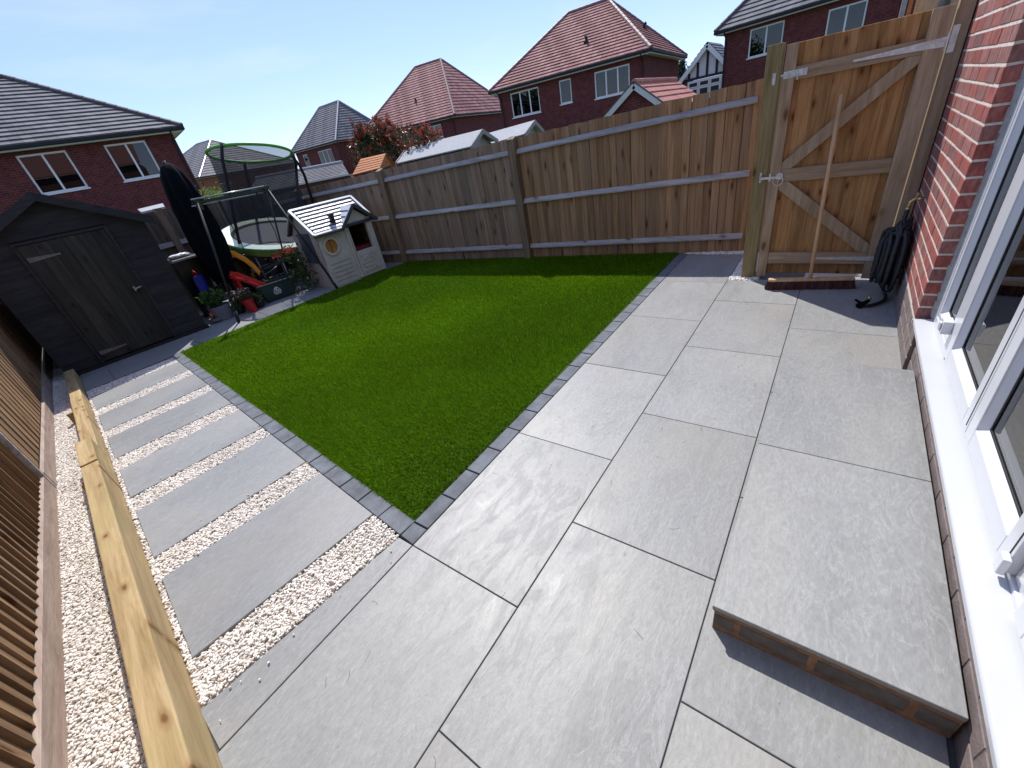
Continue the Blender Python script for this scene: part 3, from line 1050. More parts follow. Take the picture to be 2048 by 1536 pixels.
def leafframe(name, x0, x1, z0, z1, sw, rh, y, parent, ybead=0.018, glz=True):
    """one glazed leaf: frame with mitred bead, gasket and glass"""
    fr = MB()
    d = 0.055
    fr.box(x0, x0 + sw, y - d, y, z0, z1)
    fr.box(x1 - sw, x1, y - d, y, z0, z1)
    fr.box(x0 + sw, x1 - sw, y - d, y, z0, z0 + rh)
    fr.box(x0 + sw, x1 - sw, y - d, y, z1 - sw, z1)
    o = fr.build(name, 'upvc', parent, bevel=0.003)
    bd = MB()
    a, b, c, e = x0 + sw + .0005, x1 - sw - .0005, z0 + rh + .0005, z1 - sw - .0005
    w_ = 0.020

    def tri(p, q, r_, s_):
        bd.add([p, q, r_, s_], [(0, 1, 2, 3)])
    y1, y2 = y - 0.006, y - 0.026
    tri((a, y1, c), (b, y1, c), (b - w_, y2, c + w_), (a + w_, y2, c + w_))
    tri((b, y1, c), (b, y1, e), (b - w_, y2, e - w_), (b - w_, y2, c + w_))
    tri((b, y1, e), (a, y1, e), (a + w_, y2, e - w_), (b - w_, y2, e - w_))
    tri((a, y1, e), (a, y1, c), (a + w_, y2, c + w_), (a + w_, y2, e - w_))
    bo = bd.build('glazing_bead', 'upvc', o)
    gk = MB()
    g0 = w_
    g1 = w_ + 0.006
    gk.box(a + g0, b - g0, y2 - .004, y2 - .001, c + g0, c + g1)
    gk.box(a + g0, b - g0, y2 - .004, y2 - .001, e - g1, e - g0)
    gk.box(a + g0, a + g1, y2 - .004, y2 - .001, c + g1, e - g1)
    gk.box(b - g1, b - g0, y2 - .004, y2 - .001, c + g1, e - g1)
    gk.build('gasket', 'gasket', o)
    gp = MB().box(a + 0.012, b - 0.012, y2 - .012, y2 - .005, c + 0.012, e - 0.012)
    gp.build('pane', 'doorglass', o)
    return o


FY = -1.880
ZT = 2.40
# outer frame
of = MB()
of.box(2.345, 2.392, FY - 0.07, FY, 0.2745, ZT)
of.box(-2.7, 2.345, FY - 0.07, FY - 0.002, ZT - 0.06, ZT)
of.box(1.925, 2.345, FY - 0.07, FY, 0.2745, 0.318)
of.box(-2.7, 1.925, FY - 0.08, FY - 0.012, 0.2745, 0.292)
of.build('door_frame', 'upvc', house, bevel=0.003)
d1 = leafframe('side_window', 1.988, 2.344, 0.3185, ZT - .062, 0.028, 0.028, FY - 0.004, house)
MB().box(1.925, 1.9875, FY - 0.07, FY + 0.003, 0.3185, ZT - .062).build('mullion', 'upvc', house, bevel=0.003)
# handle block on the mullion
hb = MB().box(1.955, 2.02, FY + 0.003, FY + 0.040, 0.388, 0.452)
hb.box(1.972, 2.004, FY + 0.0405, FY + 0.048, 0.40, 0.44)
hb.build('hinge_block', 'upvc', house, bevel=0.004)
for (x0, x1) in ((1.288, 1.922), (0.632, 1.283), (-0.14, 0.500), (-0.80, -0.146), (-1.46, -0.806)):
    o = leafframe('door', x0, x1, 0.2945, ZT - .062, 0.072, 0.072, FY + 0.004, house)
    # narrow drip line groove along the leaf edge
    MB().box(x0 + 0.014, x0 + 0.018, FY + 0.0035, FY + 0.0055, 0.32, ZT - .1).build('weather_seal', 'gasket', o)
MB().box(0.505, 0.628, FY - 0.07, FY - 0.02, 0.2925, ZT - .062).build('mullion', 'upvc', house, bevel=0.003)
# bottom guide block at the leaf end
MB().box(0.612, 0.648, FY + 0.0045, FY + 0.022, 0.300, 0.36).build('hinge_block', 'upvc', house, bevel=0.004)
# room behind the glass
cu = MB()
xx = -2.6
kk = 0
while xx < 2.3:
    x1_ = xx + 0.035
    y0_, y1_ = (-2.20, -2.235) if kk % 2 else (-2.235, -2.20)
    cu.add([(xx, y0_, .34), (x1_, y1_, .34), (x1_, y1_, 2.36), (xx, y0_, 2.36)], [(0, 1, 2, 3)])
    xx = x1_
    kk += 1
cu.build('curtain', 'voile', house, fix=False)  # added pale folded sheet, brightens the view through the door glass
MB().box(-2.7, 2.34, -2.12, -1.96, 0.292, 0.312).build('inner_sill', 'sill', house)
MB().box(-2.7, 2.34, -1.985, -1.965, 0.3125, 0.33).build('inner_sill', 'upvc', house)
rm = MB()
rm.add([(-3, -2.16, 0.22), (2.42, -2.16, 0.22), (2.42, -5.6, 0.22), (-3, -5.6, 0.22)], [(0, 1, 2, 3)])
rm.build('room_floor', 'roomfloor', house, fix=False)
rm = MB()
rm.add([(-3, -5.6, 0.22), (2.42, -5.6, 0.22), (2.42, -5.6, 2.45), (-3, -5.6, 2.45)], [(0, 1, 2, 3)])
rm.add([(2.425, -2.0, 0.22), (2.425, -5.6, 0.22), (2.425, -5.6, 2.45), (2.425, -2.0, 2.45)], [(0, 1, 2, 3)])
rm.add([(-3, -2.0, 0.22), (-3, -5.6, 0.22), (-3, -5.6, 2.45), (-3, -2.0, 2.45)], [(0, 1, 2, 3)])
rm.add([(-3, -2.0, 2.45), (2.42, -2.0, 2.45), (2.42, -5.6, 2.45), (-3, -5.6, 2.45)], [(0, 1, 2, 3)])
rm.build('room_wall', 'room', house, fix=False)

# ------------------------------------------------------------------ featheredge boards
def fboard(h, wd=0.118, t0=0.006, t1=0.013):
    """featheredge board: local x across, y thickness (towards +y), z up"""
    b = MB()
    b.add([(0, 0, 0), (wd, 0, 0), (wd, t1, 0), (0, t0, 0), (0, 0, h), (wd, 0, h), (wd, t1, h), (0, t0, h)],
          [(3, 2, 1, 0), (4, 5, 6, 7), (0, 1, 5, 4), (1, 2, 6, 5), (2, 3, 7, 6), (3, 0, 4, 7)])
    me = b.mesh('fence_board')
    return me


def zt_far(y):
    return 1.600 - 0.029 * (y + 0.55)


ff = thing('far_fence', 'long closeboard timber fence with three rails behind the lawn', 'fence', (4.40, 2.15, 0))
FD = Vector((-0.1, 1, 0)).normalized()          # along the fence
FNn = Vector((-1, -0.1, 0)).normalized()        # towards the garden
bm_far = fboard(1.0, 0.0755, 0.009, 0.014)
bm_far.materials.append(MAT['fence'])
bm_far2 = fboard(1.0, 0.0755, 0.009, 0.014)
bm_far2.materials.append(MAT['fencegrey'])
yaw = math.atan2(FD.y, FD.x)
sN = -0.75
i = 0
while sN < 8.35:
    y = sN * FD.y
    p = Vector((4.62, 0, 0)) + FD * sN
    h = zt_far(y) + rnd.uniform(-.004, .004) + 0.036
    # local x along the fence, local y away from garden -> put face towards the garden
    place('fence_board', bm_far2 if y > 2.2 + rnd.uniform(-.25, .1) else bm_far, p + FNn * -0.014 + Vector((0, 0, -0.042)), ff, rot=(0, rnd.uniform(-.003, .003), yaw), scale=(1, rnd.uniform(.9, 1.15), h))
    sN += 0.079 + rnd.uniform(-.005, .005)
    i += 1


q = [Vector((4.62, 0, 0)) + FD * -0.78 + FNn * -0.022, Vector((4.62, 0, 0)) + FD * 8.4 + FNn * -0.022]
MB().hexa([q[0], q[1], q[1] + FNn * .005, q[0] + FNn * .005], [q[0] + Vector((0, 0, 1.55)), q[1] + Vector((0, 0, 1.28)), q[1] + FNn * .005 + Vector((0, 0, 1.28)), q[0] + FNn * .005 + Vector((0, 0, 1.55))]).build('light_block_sheet', 'fpost', ff)  # added sheet stops light leaking between boards and keeps the gaps dark


def fpt(y, off, z):
    x = 4.62 - 0.1 * y
    return Vector((x, y, z)) + FNn * off


def rail_z(k, y):
    return (0.168, 0.800 - 0.010 * (y + .55), 1.440 - 0.026 * (y + .55))[k]


posts = [-0.60, 2.17, 4.60, 6.82]
for a, b in zip(posts[:-1] + [6.82], posts[1:] + [8.3]):
    for k in range(3):
        A = fpt(a + 0.052, 0.0, 0)
        B = fpt(b - 0.052, 0.0, 0)
        za, zb = rail_z(k, a), rail_z(k, b)
        h = 0.032
        pr = lambda P, z: [P + FNn * 0.004 + Vector((0, 0, z - h)), P + FNn * 0.040 + Vector((0, 0, z - h * .9)), P + FNn * 0.042 + Vector((0, 0, z - h * .35)), P + FNn * 0.004 + Vector((0, 0, z + h))]
        MB().loft(pr(A, za), pr(B, zb)).build('rail', 'rail', ff, bevel=0.002, seg=1)
for y in posts[1:]:
    a = fpt(y, 0.0, 0)
    z1 = zt_far(y) - 0.006
    q = [a + FD * -0.05 + FNn * 0.075, a + FD * 0.05 + FNn * 0.075, a + FD * 0.05 + FNn * -0.02, a + FD * -0.05 + FNn * -0.02]
    MB().hexa([p + Vector((0, 0, -0.03)) for p in q], [p + Vector((0, 0, z1 + (0.0 if k_ < 2 else 0.03))) for k_, p in enumerate(q)]).build('fence_post', 'fpost', ff, bevel=0.003)
for y in (0.88, 3.36):
    a = fpt(y, 0.0, 0)
    q = [a + FD * -0.018 + FNn * 0.03, a + FD * 0.018 + FNn * 0.03, a + FD * 0.018 + FNn * 0.001, a + FD * -0.018 + FNn * 0.001]
    MB().hexa([p + Vector((0, 0, 0)) for p in q], [p + Vector((0, 0, 0.14)) for p in q]).build('cleat', 'fpost', ff)

# back fence
bf = thing('back_fence', 'dark weathered timber fence behind the shed and trampoline', 'fence', (1.8, 7.72, 0))
x = -0.28
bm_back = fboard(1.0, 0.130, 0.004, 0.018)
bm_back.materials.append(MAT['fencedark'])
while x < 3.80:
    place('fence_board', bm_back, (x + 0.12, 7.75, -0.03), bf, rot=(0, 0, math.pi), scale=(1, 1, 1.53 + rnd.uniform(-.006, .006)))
    x += 0.108
MB().box(-0.3, 3.84, 7.68, 7.736, 0.955, 1.03).build('rail', 'rail', bf)
MB().box(-0.3, 3.84, 7.68, 7.736, 0.15, 0.22).build('rail', 'rail', bf)
for x in (0.4, 1.95, 3.72):
    MB().box(x - .05, x + .05, 7.66, 7.76, 0, 1.55).build('fence_post', 'fpost', bf, bevel=0.003)

# left fence
lf = thing('left_fence', 'brown closeboard fence above a gravel board along the left edge', 'fence', (-1.0, 2.0, 0))
LD = Vector((0.128, 1, 0)).normalized()
LN = Vector((1, -0.128, 0)).normalized()


def lpt(y, off, z):
    return Vector((-1.275 + 0.128 * y, y, z)) + LN * off


yawl = math.atan2(LD.y, LD.x)
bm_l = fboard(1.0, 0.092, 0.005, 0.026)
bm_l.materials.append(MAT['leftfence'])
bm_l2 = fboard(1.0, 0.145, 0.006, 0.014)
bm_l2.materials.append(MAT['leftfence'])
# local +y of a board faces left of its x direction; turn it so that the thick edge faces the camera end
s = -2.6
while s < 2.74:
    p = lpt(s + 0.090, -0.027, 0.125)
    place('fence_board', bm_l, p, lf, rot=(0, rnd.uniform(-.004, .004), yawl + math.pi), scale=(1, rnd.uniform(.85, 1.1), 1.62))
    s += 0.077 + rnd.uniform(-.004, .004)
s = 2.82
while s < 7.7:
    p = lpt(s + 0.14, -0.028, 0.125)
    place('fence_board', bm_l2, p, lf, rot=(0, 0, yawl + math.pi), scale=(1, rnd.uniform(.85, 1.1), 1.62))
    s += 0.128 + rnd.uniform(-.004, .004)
for (a, b) in ((-2.6, -0.05), (-0.045, 2.74), (2.82, 5.3), (5.305, 7.7)):
    q = [lpt(a, -0.012, 0), lpt(b, -0.012, 0), lpt(b, 0.012, 0), lpt(a, 0.012, 0)]
    MB().hexa([p + Vector((0, 0, -0.03)) for p in q], [p + Vector((0, 0, 0.1245)) for p in q]).build('gravel_board', 'gravelboard', lf, bevel=0.002)
q = [lpt(2.760, -0.02, 0), lpt(2.786, -0.02, 0), lpt(2.786, 0.014, 0), lpt(2.760, 0.014, 0)]
MB().hexa([p + Vector((0, 0, -0.02)) for p in q], [p + Vector((0, 0, 1.74)) for p in q]).build('batten', 'rail', lf, bevel=0.003)
for y in (-1.3, 1.2, 5.3):
    a = lpt(y, -0.10, 0)
    MB().box(a.x - .05, a.x + .04, a.y - .05, a.y + .05, 0, 1.7).build('fence_post', 'fpost', lf)

# ------------------------------------------------------------------ sleepers
def sleeper(y0, y1, z0, z1, wdt, label, off=0.0, grp=None):
    a = Vector((SL(y0) + off, y0, z0))
    b = Vector((SL(y1) + off, y1, z0))
    L = (b - a).length
    m_ = MB().box(0, L, 0, wdt, 0, z1 - z0)
    me = m_.mesh('timber_sleeper')
    me.materials.append(MAT['sleeper'])
    o = place('timber_sleeper', me, a, None, rot=(0, 0, math.atan2(b.y - a.y, b.x - a.x)), bevel=0.006)
    tag(o, label, 'sleeper')
    return o


sleeper(-1.75, 2.335, -0.03, 0.205, 0.092, 'long yellow timber sleeper running to the bottom edge beside the pebbles')
sleeper(2.342, 2.81, -0.03, 0.212, 0.092, 'short bright yellow offcut of sleeper standing between two longer ones')
sleeper(2.816, 4.35, -0.03, 0.128, 0.090, 'low weathered sleeper with split edges beyond the short offcut')
sleeper(4.355, 5.62, -0.03, 0.120, 0.090, 'farthest sleeper in shade ending against the black shed')
for (x, y, lab) in ((-0.765, 2.34, 'near square stake driven against the left side of the sleepers'), (-0.775, 2.80, 'dark rounded stake between the two square stakes by the sleepers'), (-0.585, 4.0, 'far square stake driven against the left side of the sleepers')):
    if 'rounded' in lab:
        o = MB().lathe([(0.022, 0), (0.022, 0.07), (0.015, 0.075)], (x + 0.06, y, -0.02), 10).build('stake', 'stake')
    else:
        o = MB().box(x - .028, x + .028, y - .025, y + .025, -0.03, 0.105).build('stake', 'stake', bevel=0.003)
    tag(o, lab, 'stake', 'stakes holding the sleepers')

# ------------------------------------------------------------------ gate post and gate
gp_ = MB().box(3.79, 3.90, -0.812, -0.703, -0.03, 1.786).build('gate_post', 'post', bevel=0.004)
tag(gp_, 'thick greenish timber gate post at the end of the fence', 'post')
gp2 = MB().box(3.775, 3.88, -1.803, -1.728, -0.03, 1.80).build('gate_post', 'gateframe', bevel=0.003)
tag(gp2, 'brown hinge-side gate post fixed against the brick wall', 'post')

gate = thing('garden_gate', 'tall wooden ledged and braced side gate beside the house', 'gate', (3.80, -1.27, 0))
GT = 1.765
y = -0.832
gy0, gy1 = -1.715, -0.832
k = 0
while y > gy1 - (gy1 - gy0) + 0.02:
    y2 = max(y - 0.108 + rnd.uniform(-.01, .01), gy0)
    me = MB().box(3.8115 + 0.0015 * (k % 2), 3.828, y2 - 0.0005, y - 0.0002, 0.045, GT + rnd.uniform(-.002, .002))
    me.build('gate_board', 'gateboard', gate, bevel=0.003, seg=1)
    y = y2
    k += 1


def gbox(y0, y1, z0, z1, nm='stile', mt='gateframe', x0=3.775, x1=3.811):
    return MB().box(x0, x1, y0, y1, z0, z1).build(nm, mt, gate, bevel=0.003)


gbox(-0.908, -0.832, 0.02, GT)                       # latch stile
gbox(-1.714, -1.610, 0.02, GT)                       # hinge stile
gbox(-1.609, -0.909, 1.535, 1.618, 'ledge', 'gatebar', 3.779)
gbox(-1.609, -0.909, 0.830, 0.928, 'ledge', 'gatebar', 3.779)
gbox(-1.609, -0.909, 0.140, 0.240, 'ledge', 'gatebar', 3.779)


def brace(a, b, wd):
    (ya, za), (yb_, zb) = a, b
    d = Vector((yb_ - ya, zb - za)).normalized()
    nrm = Vector((-d.y, d.x)) * wd / 2
    poly = [(ya, za), (yb_, zb)]
    A, B = Vector(a), Vector(b)
    q = [A - nrm, B - nrm, B + nrm, A + nrm]
    c = [(3.780, p.x, p.y) for p in q]
    e = [(3.811, p.x, p.y) for p in q]
    MB().hexa(c, e).build('brace', 'gateframe', gate, bevel=0.002)


# braces, cut to the frame openings
def braceclip(a, b, wd, y0, y1, z0, z1):
    A, B = Vector(a), Vector(b)
    d = (B - A).normalized()
    nrm = Vector((-d.y, d.x)) * wd / 2
    q = [tuple(A - d * .3 - nrm), tuple(B + d * .3 - nrm), tuple(B + d * .3 + nrm), tuple(A - d * .3 + nrm)]
    q = clip(q, 1, 0, y1)
    q = clip(q, -1, 0, -y0)
    q = clip(q, 0, 1, z1)
    q = clip(q, 0, -1, -z0)
    MB().loft([(3.780, p[0], p[1]) for p in q], [(3.811, p[0], p[1]) for p in q]).build('brace', 'gateframe', gate, bevel=0.002)


braceclip((-0.935, 0.945), (-1.575, 1.515), 0.085, -1.609, -0.909, 0.929, 1.534)
braceclip((-0.945, 0.80), (-1.59, 0.262), 0.085, -1.609, -0.909, 0.241, 0.829)


def hinge(z, tip, wide):
    h = MB()
    yb0 = -1.712
    h.loft([(3.772, yb0, z - wide / 2), (3.772, yb0, z + wide / 2), (3.772, tip, z + 0.006), (3.772, tip - .0, z - 0.006)],
           [(3.7775, yb0, z - wide / 2), (3.7775, yb0, z + wide / 2), (3.7775, tip, z + 0.006), (3.7775, tip, z - 0.006)])
    for q in range(5):
        yy = yb0 + 0.04 + q * (tip - yb0 - .08) / 4
        h.lathe([(0.006, 0), (0.005, 0.003)], (0, 0, 0), 8)
        nv = 16
        for vi in range(len(h.V) - nv, len(h.V)):
            a_, b_, c_ = h.V[vi]
            h.V[vi] = (3.772 - c_, yy + a_, z + b_)
    h.box(3.766, 3.774, -1.7215, -1.713, z - 0.05, z + 0.05)
    o = h.build('strap_hinge', 'galv', gate)
    return o


hinge(1.578, -1.25, 0.052)
hinge(0.190, -1.26, 0.040)
MB().box(3.7705, 3.7745, -1.762, -1.7285, 1.515, 1.655).build('hinge_plate', 'galv', gate)
# top bolt and mid latch with ring handle
bl = MB().box(3.770, 3.7785, -0.985, -0.835, 1.555, 1.600)
bl.tube([(3.765, -0.965, 1.578), (3.765, -0.818, 1.578)], 0.007, 8)
bl.box(3.760, 3.7695, -0.90, -0.885, 1.56, 1.597)
bl.box(3.760, 3.7695, -0.96, -0.945, 1.56, 1.597)
bl.tube([(3.762, -0.93, 1.575), (3.752, -0.93, 1.555), (3.755, -0.93, 1.535)], 0.004, 6)
bl.build('bolt', 'galv', gate)
kp = MB().box(3.784, 3.7895, -0.783, -0.762, 1.53, 1.605)
kp.build('bolt_keep', 'galv', gate)
lt = MB().box(3.764, 3.7745, -0.915, -0.772, 0.862, 0.880)
lt.box(3.760, 3.7745, -0.845, -0.832, 0.845, 0.905)
lt.lathe([(0.026, 0), (0.026, 0.006)], (0, 0, 0), 14)
nv = 28
for vi in range(len(lt.V) - nv, len(lt.V)):
    a_, b_, c_ = lt.V[vi]
    lt.V[vi] = (3.774 - c_, -0.905 + a_, 0.878 + b_)
lt.tube([(3.762, -0.900 + 0.036 * math.cos(t_ * math.pi / 10), 0.845 + 0.036 * math.sin(t_ * math.pi / 10)) for t_ in range(20)], 0.0035, 6, closed=True)
lt.build('ring_latch', 'galv', gate)
ke = MB().tube([(3.776, -0.768, 0.850), (3.766, -0.765, 0.855), (3.764, -0.765, 0.870), (3.764, -0.765, 0.895), (3.776, -0.768, 0.905)], 0.004, 6)
ke.box(3.782, 3.7895, -0.776, -0.758, 0.838, 0.916)
ke.build('latch_keep', 'galv', gate)

# ------------------------------------------------------------------ broom
br = thing('broom', 'wide yard broom with wooden pole leaning on the gate', 'broom', (3.55, -1.26, 0))
A = Vector((3.500, -0.965, 0))
B = Vector((3.600, -1.560, 0))
dB = (B - A).normalized()
nB = Vector((-dB.y, dB.x, 0))
hd = MB()
q = [A - nB * 0.03, B - nB * 0.03, B + nB * 0.03, A + nB * 0.03]
hd.hexa([p + Vector((0, 0, 0.072)) for p in q], [p + Vector((0, 0, 0.092)) for p in q])
hd.build('head', 'broomwood', br, bevel=0.006)
rs_ = random.Random(5)
bs = MB()
for i in range(2600):
    t_ = rs_.random()
    o_ = rs_.uniform(-0.024, 0.024)
    p = A + (B - A) * t_ + nB * o_
    sp = nB * (o_ * 0.45 + rs_.uniform(-.006, .006)) + dB * ((t_ - .5) * 0.04 + rs_.uniform(-.006, .006))
    p0 = p + Vector((0, 0, 0.0725))
    p1 = p + sp + Vector((0, 0, 0.001))
    w_ = 0.0016
    bs.add([p0 - dB * w_, p0 + dB * w_, p1 + dB * w_, p1 - dB * w_], [(0, 1, 2, 3)])
bo = bs.build('bristles', 'bristle', br, fix=False)
MB().tube([(3.55, -1.262, 0.085), (3.742, -1.222, 1.390)], 0.0145, 10).build('pole', 'broomwood', br, smooth=True)

# ------------------------------------------------------------------ tap and coiled hose
tap = thing('garden_tap', 'small brass outdoor tap on the wall above the hose', 'tap', (3.46, -1.78, 0.68))
tb = MB().tube([(3.46, -1.812, 0.70), (3.46, -1.765, 0.70), (3.452, -1.745, 0.685), (3.45, -1.742, 0.645)], 0.011, 10)
tb.lathe([(0.016, 0), (0.016, 0.02)], (3.46, -1.79, 0.69), 10)
tb.build('spout', 'brass', tap, smooth=True)
MB().tube([(3.435, -1.770, 0.735), (3.485, -1.770, 0.735)], 0.006, 8).tube([(3.46, -1.77, 0.705), (3.46, -1.77, 0.735)], 0.005, 8).build('handle', 'brass', tap)

hose = MB()
rh = random.Random(9)
hx, hy = 3.40, -1.775
nloop = 24
pts = [Vector((3.45, -1.742, 0.645)), Vector((3.445, -1.74, 0.60))]
for L in range(nloop):
    ox = rh.uniform(-.09, .06)
    oy = -0.006 - 0.0 + rh.uniform(0, 0.13)
    top = 0.55 + rh.uniform(-.06, .04)
    bot = 0.11 + rh.uniform(-.06, .10) + 0.02 * (L % 4)
    wd = rh.uniform(0.05, 0.13)
    for k in range(14):
        a = 2 * math.pi * k / 14
        cz = (top + bot) / 2
        rz = (top - bot) / 2
        pts.append(Vector((hx + ox + wd * math.sin(a) + rh.uniform(-.006, .006) - 0.15 * (0.5 - (cz + rz * math.cos(a))) * 0.35, hy + oy + rh.uniform(-.006, .006), cz + rz * math.cos(a))))
# smooth path
sm_ = []
for i in range(len(pts)):
    a = pts[max(i - 1, 0)]
    b = pts[i]
    c = pts[min(i + 1, len(pts) - 1)]
    sm_.append((a + b * 2 + c) / 4)
cv = []
for i in range(len(sm_) - 1):
    for k in range(3):
        cv.append(sm_[i].lerp(sm_[i + 1], k / 3))
rr = [0.0125 + 0.003 * ((i % 2)) for i in range(len(cv))]
hose.tube(cv, rr, 7)
ho = hose.build('garden_hose', 'hose', None, smooth=True)
tag(ho, 'thick coiled black expanding hose hung from the tap by the gate', 'hose')
tail = [(3.42, -1.74, 0.25), (3.40, -1.70, 0.13), (3.42, -1.745, 0.05), (3.40, -1.76, 0.02), (3.33, -1.755, 0.016), (3.26, -1.72, 0.016), (3.20, -1.67, 0.016), (3.19, -1.63, 0.018)]
tv = [Vector(t_) for t_ in tail]
cv = []
for i in range(len(tv) - 1):
    for k in range(6):
        cv.append(tv[i].lerp(tv[i + 1], k / 6))
t1 = MB().tube(cv, [0.0105 + 0.002 * (i % 2) for i in range(len(cv))], 7).build('hose_tail', 'hose', ho, smooth=True)
nzl = MB().tube([(3.17, -1.60, 0.02), (3.20, -1.625, 0.024), (3.26, -1.655, 0.028)], [0.022, 0.018, 0.013], 10)
nzl.tube([(3.215, -1.635, 0.02), (3.225, -1.60, 0.03), (3.25, -1.58, 0.035)], 0.009, 7)
nzl.build('spray_nozzle', 'blue', ho, smooth=True).data.materials[0] = MAT['navy']
MB().tube([(3.30, -1.665, 0.03), (3.335, -1.66, 0.034)], 0.011, 10).build('connector', 'brass', ho, smooth=True)
MB().tube([(3.452, -1.742, 0.648), (3.449, -1.741, 0.60)], 0.014, 10).build('connector', 'brass', ho, smooth=True)

# ------------------------------------------------------------------ black shed
SA = Vector((-0.25, 5.73, 0))
SU = Vector((0.99223, -0.12438, 0))
SV = Vector((0.12438, 0.99223, 0))


def sp(u, v, z):
    return SA + SU * u + SV * v + Vector((0, 0, z))


def sbox(u0, u1, v0, v1, z0, z1, nm, mt, par, bevel=0.0):
    q = [(u0, v0), (u1, v0), (u1, v1), (u0, v1)]
    return MB().hexa([sp(u, v, z0) for u, v in q], [sp(u, v, z1) for u, v in q]).build(nm, mt, par, bevel=bevel)


shed = thing('garden_shed', 'black painted apex garden shed with closed door', 'shed', sp(0.64, 0, 0))
UL, UR, UC, ZE, ZA, DP = -0.125, 1.407, 0.625, 1.50, 1.90, 1.85
# walls: shiplap boards, each its own piece on the front
zz = 0.045
while zz < ZA - 0.02:
    z1 = min(zz + 0.112, ZA)
    def ext(z):
        if z <= ZE:
            return UL, UR
        f = (z - ZE) / (ZA - ZE)
        return UL + (UC - UL) * f, UR + (UC - UR) * f
    a0, a1 = ext(zz)
    b0, b1 = ext(z1 - .004)
    spans = [(a0, a1, b0, b1)] if zz > 1.44 else [(a0, 0.215, b0, 0.215), (1.045, a1, 1.045, b1)]
    for (p0, p1, q0, q1) in spans:
        MB().loft([sp(p0, 0.0, zz), sp(p1, 0.0, zz), sp(p1, 0.02, zz), sp(p0, 0.02, zz)],
                  [sp(q0, 0.003, z1 - .002), sp(q1, 0.003, z1 - .002), sp(q1, 0.02, z1 - .004), sp(q0, 0.02, z1 - .004)]).build('cladding_board', 'shed', shed)
    zz += 0.112
sw = MB()
sw.hexa([sp(UR - .02, .02, 0.04), sp(UR, .02, 0.04), sp(UR, DP, 0.04), sp(UR - .02, DP, 0.04)], [sp(UR - .02, .02, ZE), sp(UR, .02, ZE), sp(UR, DP, ZE), sp(UR - .02, DP, ZE)])
sw.hexa([sp(UL, .02, 0.04), sp(UL + .02, .02, 0.04), sp(UL + .02, DP, 0.04), sp(UL, DP, 0.04)], [sp(UL, .02, ZE), sp(UL + .02, .02, ZE), sp(UL + .02, DP, ZE), sp(UL, DP, ZE)])
sw.loft([sp(UL, DP - .02, .04), sp(UR, DP - .02, .04), sp(UR, DP - .02, ZE), sp(UC, DP - .02, ZA), sp(UL, DP - .02, ZE)],
        [sp(UL, DP, .04), sp(UR, DP, .04), sp(UR, DP, ZE), sp(UC, DP, ZA), sp(UL, DP, ZE)])
sw.loft([sp(UL + .02, .022, .04), sp(UR - .02, .022, .04), sp(UR - .02, .022, ZE), sp(UC, .022, ZA - .02), sp(UL + .02, .022, ZE)],
        [sp(UL + .02, .03, .04), sp(UR - .02, .03, .04), sp(UR - .02, .03, ZE), sp(UC, .03, ZA - .02), sp(UL + .02, .03, ZE)])
sw.build('shed_wall', 'shed', shed)
sbox(UL - .01, UR + .02, -0.02, DP, 0.0, 0.04, 'base', 'shed', shed)
# door
dr = sbox(0.245, 1.010, -0.012, 0.004, 0.055, 1.455, 'door', 'sheddoor', shed)
u = 0.247
while u < 1.0:
    u1 = min(u + 0.127, 1.008)
    sbox(u + .001, u1 - .001, -0.020, -0.0125, 0.06, 1.45, 'door_board', 'sheddoor', dr, 0.002)
    u = u1
for (u0, u1, z0, z1) in ((0.215, 0.243, .045, 1.49), (1.012, 1.045, .045, 1.49), (0.243, 1.012, 1.46, 1.49)):
    sbox(u0, u1, -0.022, 0.006, z0, z1, 'door_trim', 'shed', shed)
for z in (1.305, 0.160):
    h = MB().loft([sp(0.26, -.026, z - .026), sp(0.26, -.026, z + .026), sp(0.535, -.026, z + .008), sp(0.535, -.026, z - .008)],
                  [sp(0.26, -.021, z - .026), sp(0.26, -.021, z + .026), sp(0.535, -.021, z + .008), sp(0.535, -.021, z - .008)])
    h.build('hinge', 'oldsteel', dr)
hd = MB().tube([sp(0.935, -.025, .745), sp(0.935, -.05, .745), sp(1.0, -.055, .755), sp(1.01, -.025, .755)], 0.009, 8)
hd.hexa([sp(.925, -.03, .72), sp(.945, -.03, .72), sp(.945, -.021, .72), sp(.925, -.021, .72)], [sp(.925, -.03, .775), sp(.945, -.03, .775), sp(.945, -.021, .775), sp(.925, -.021, .775)])
hd.build('handle', 'steel', dr)
# roof, two felted slopes and barge boards
for sgn, ue in ((1, UR + 0.085), (-1, UL - 0.085)):
    ze = ZE - 0.045
    up = Vector((0, 0, 0.018))
    q = [sp(UC, -.08, ZA + .01), sp(ue, -.08, ze), sp(ue, DP + .05, ze), sp(UC, DP + .05, ZA + .01)]
    MB().hexa(q, [p + up for p in q]).build('roof', 'darkfelt', shed)
    q = [sp(UC, -.095, ZA + .028), sp(ue + .01 * sgn, -.095, ze + .02), sp(ue + .01 * sgn, -.095, ze - .075), sp(UC, -.095, ZA - .065)]
    r_ = [p + SV * 0.016 for p in q]
    MB().loft(q, r_).build('barge_board', 'shed', shed)
sbox(UR - .0, UR + .06, -.02, DP, ZE - .07, ZE - .045, 'eaves_trim', 'shedpale', shed)

# ------------------------------------------------------------------ toy playhouse
HA = Vector((2.775, 4.755, 0))
HU = Vector((0.93, -0.085, 0)).normalized()
HV = Vector((-HU.y, HU.x, 0))


def hp(u, v, z):
    return HA + HU * u + HV * v + Vector((0, 0, z))


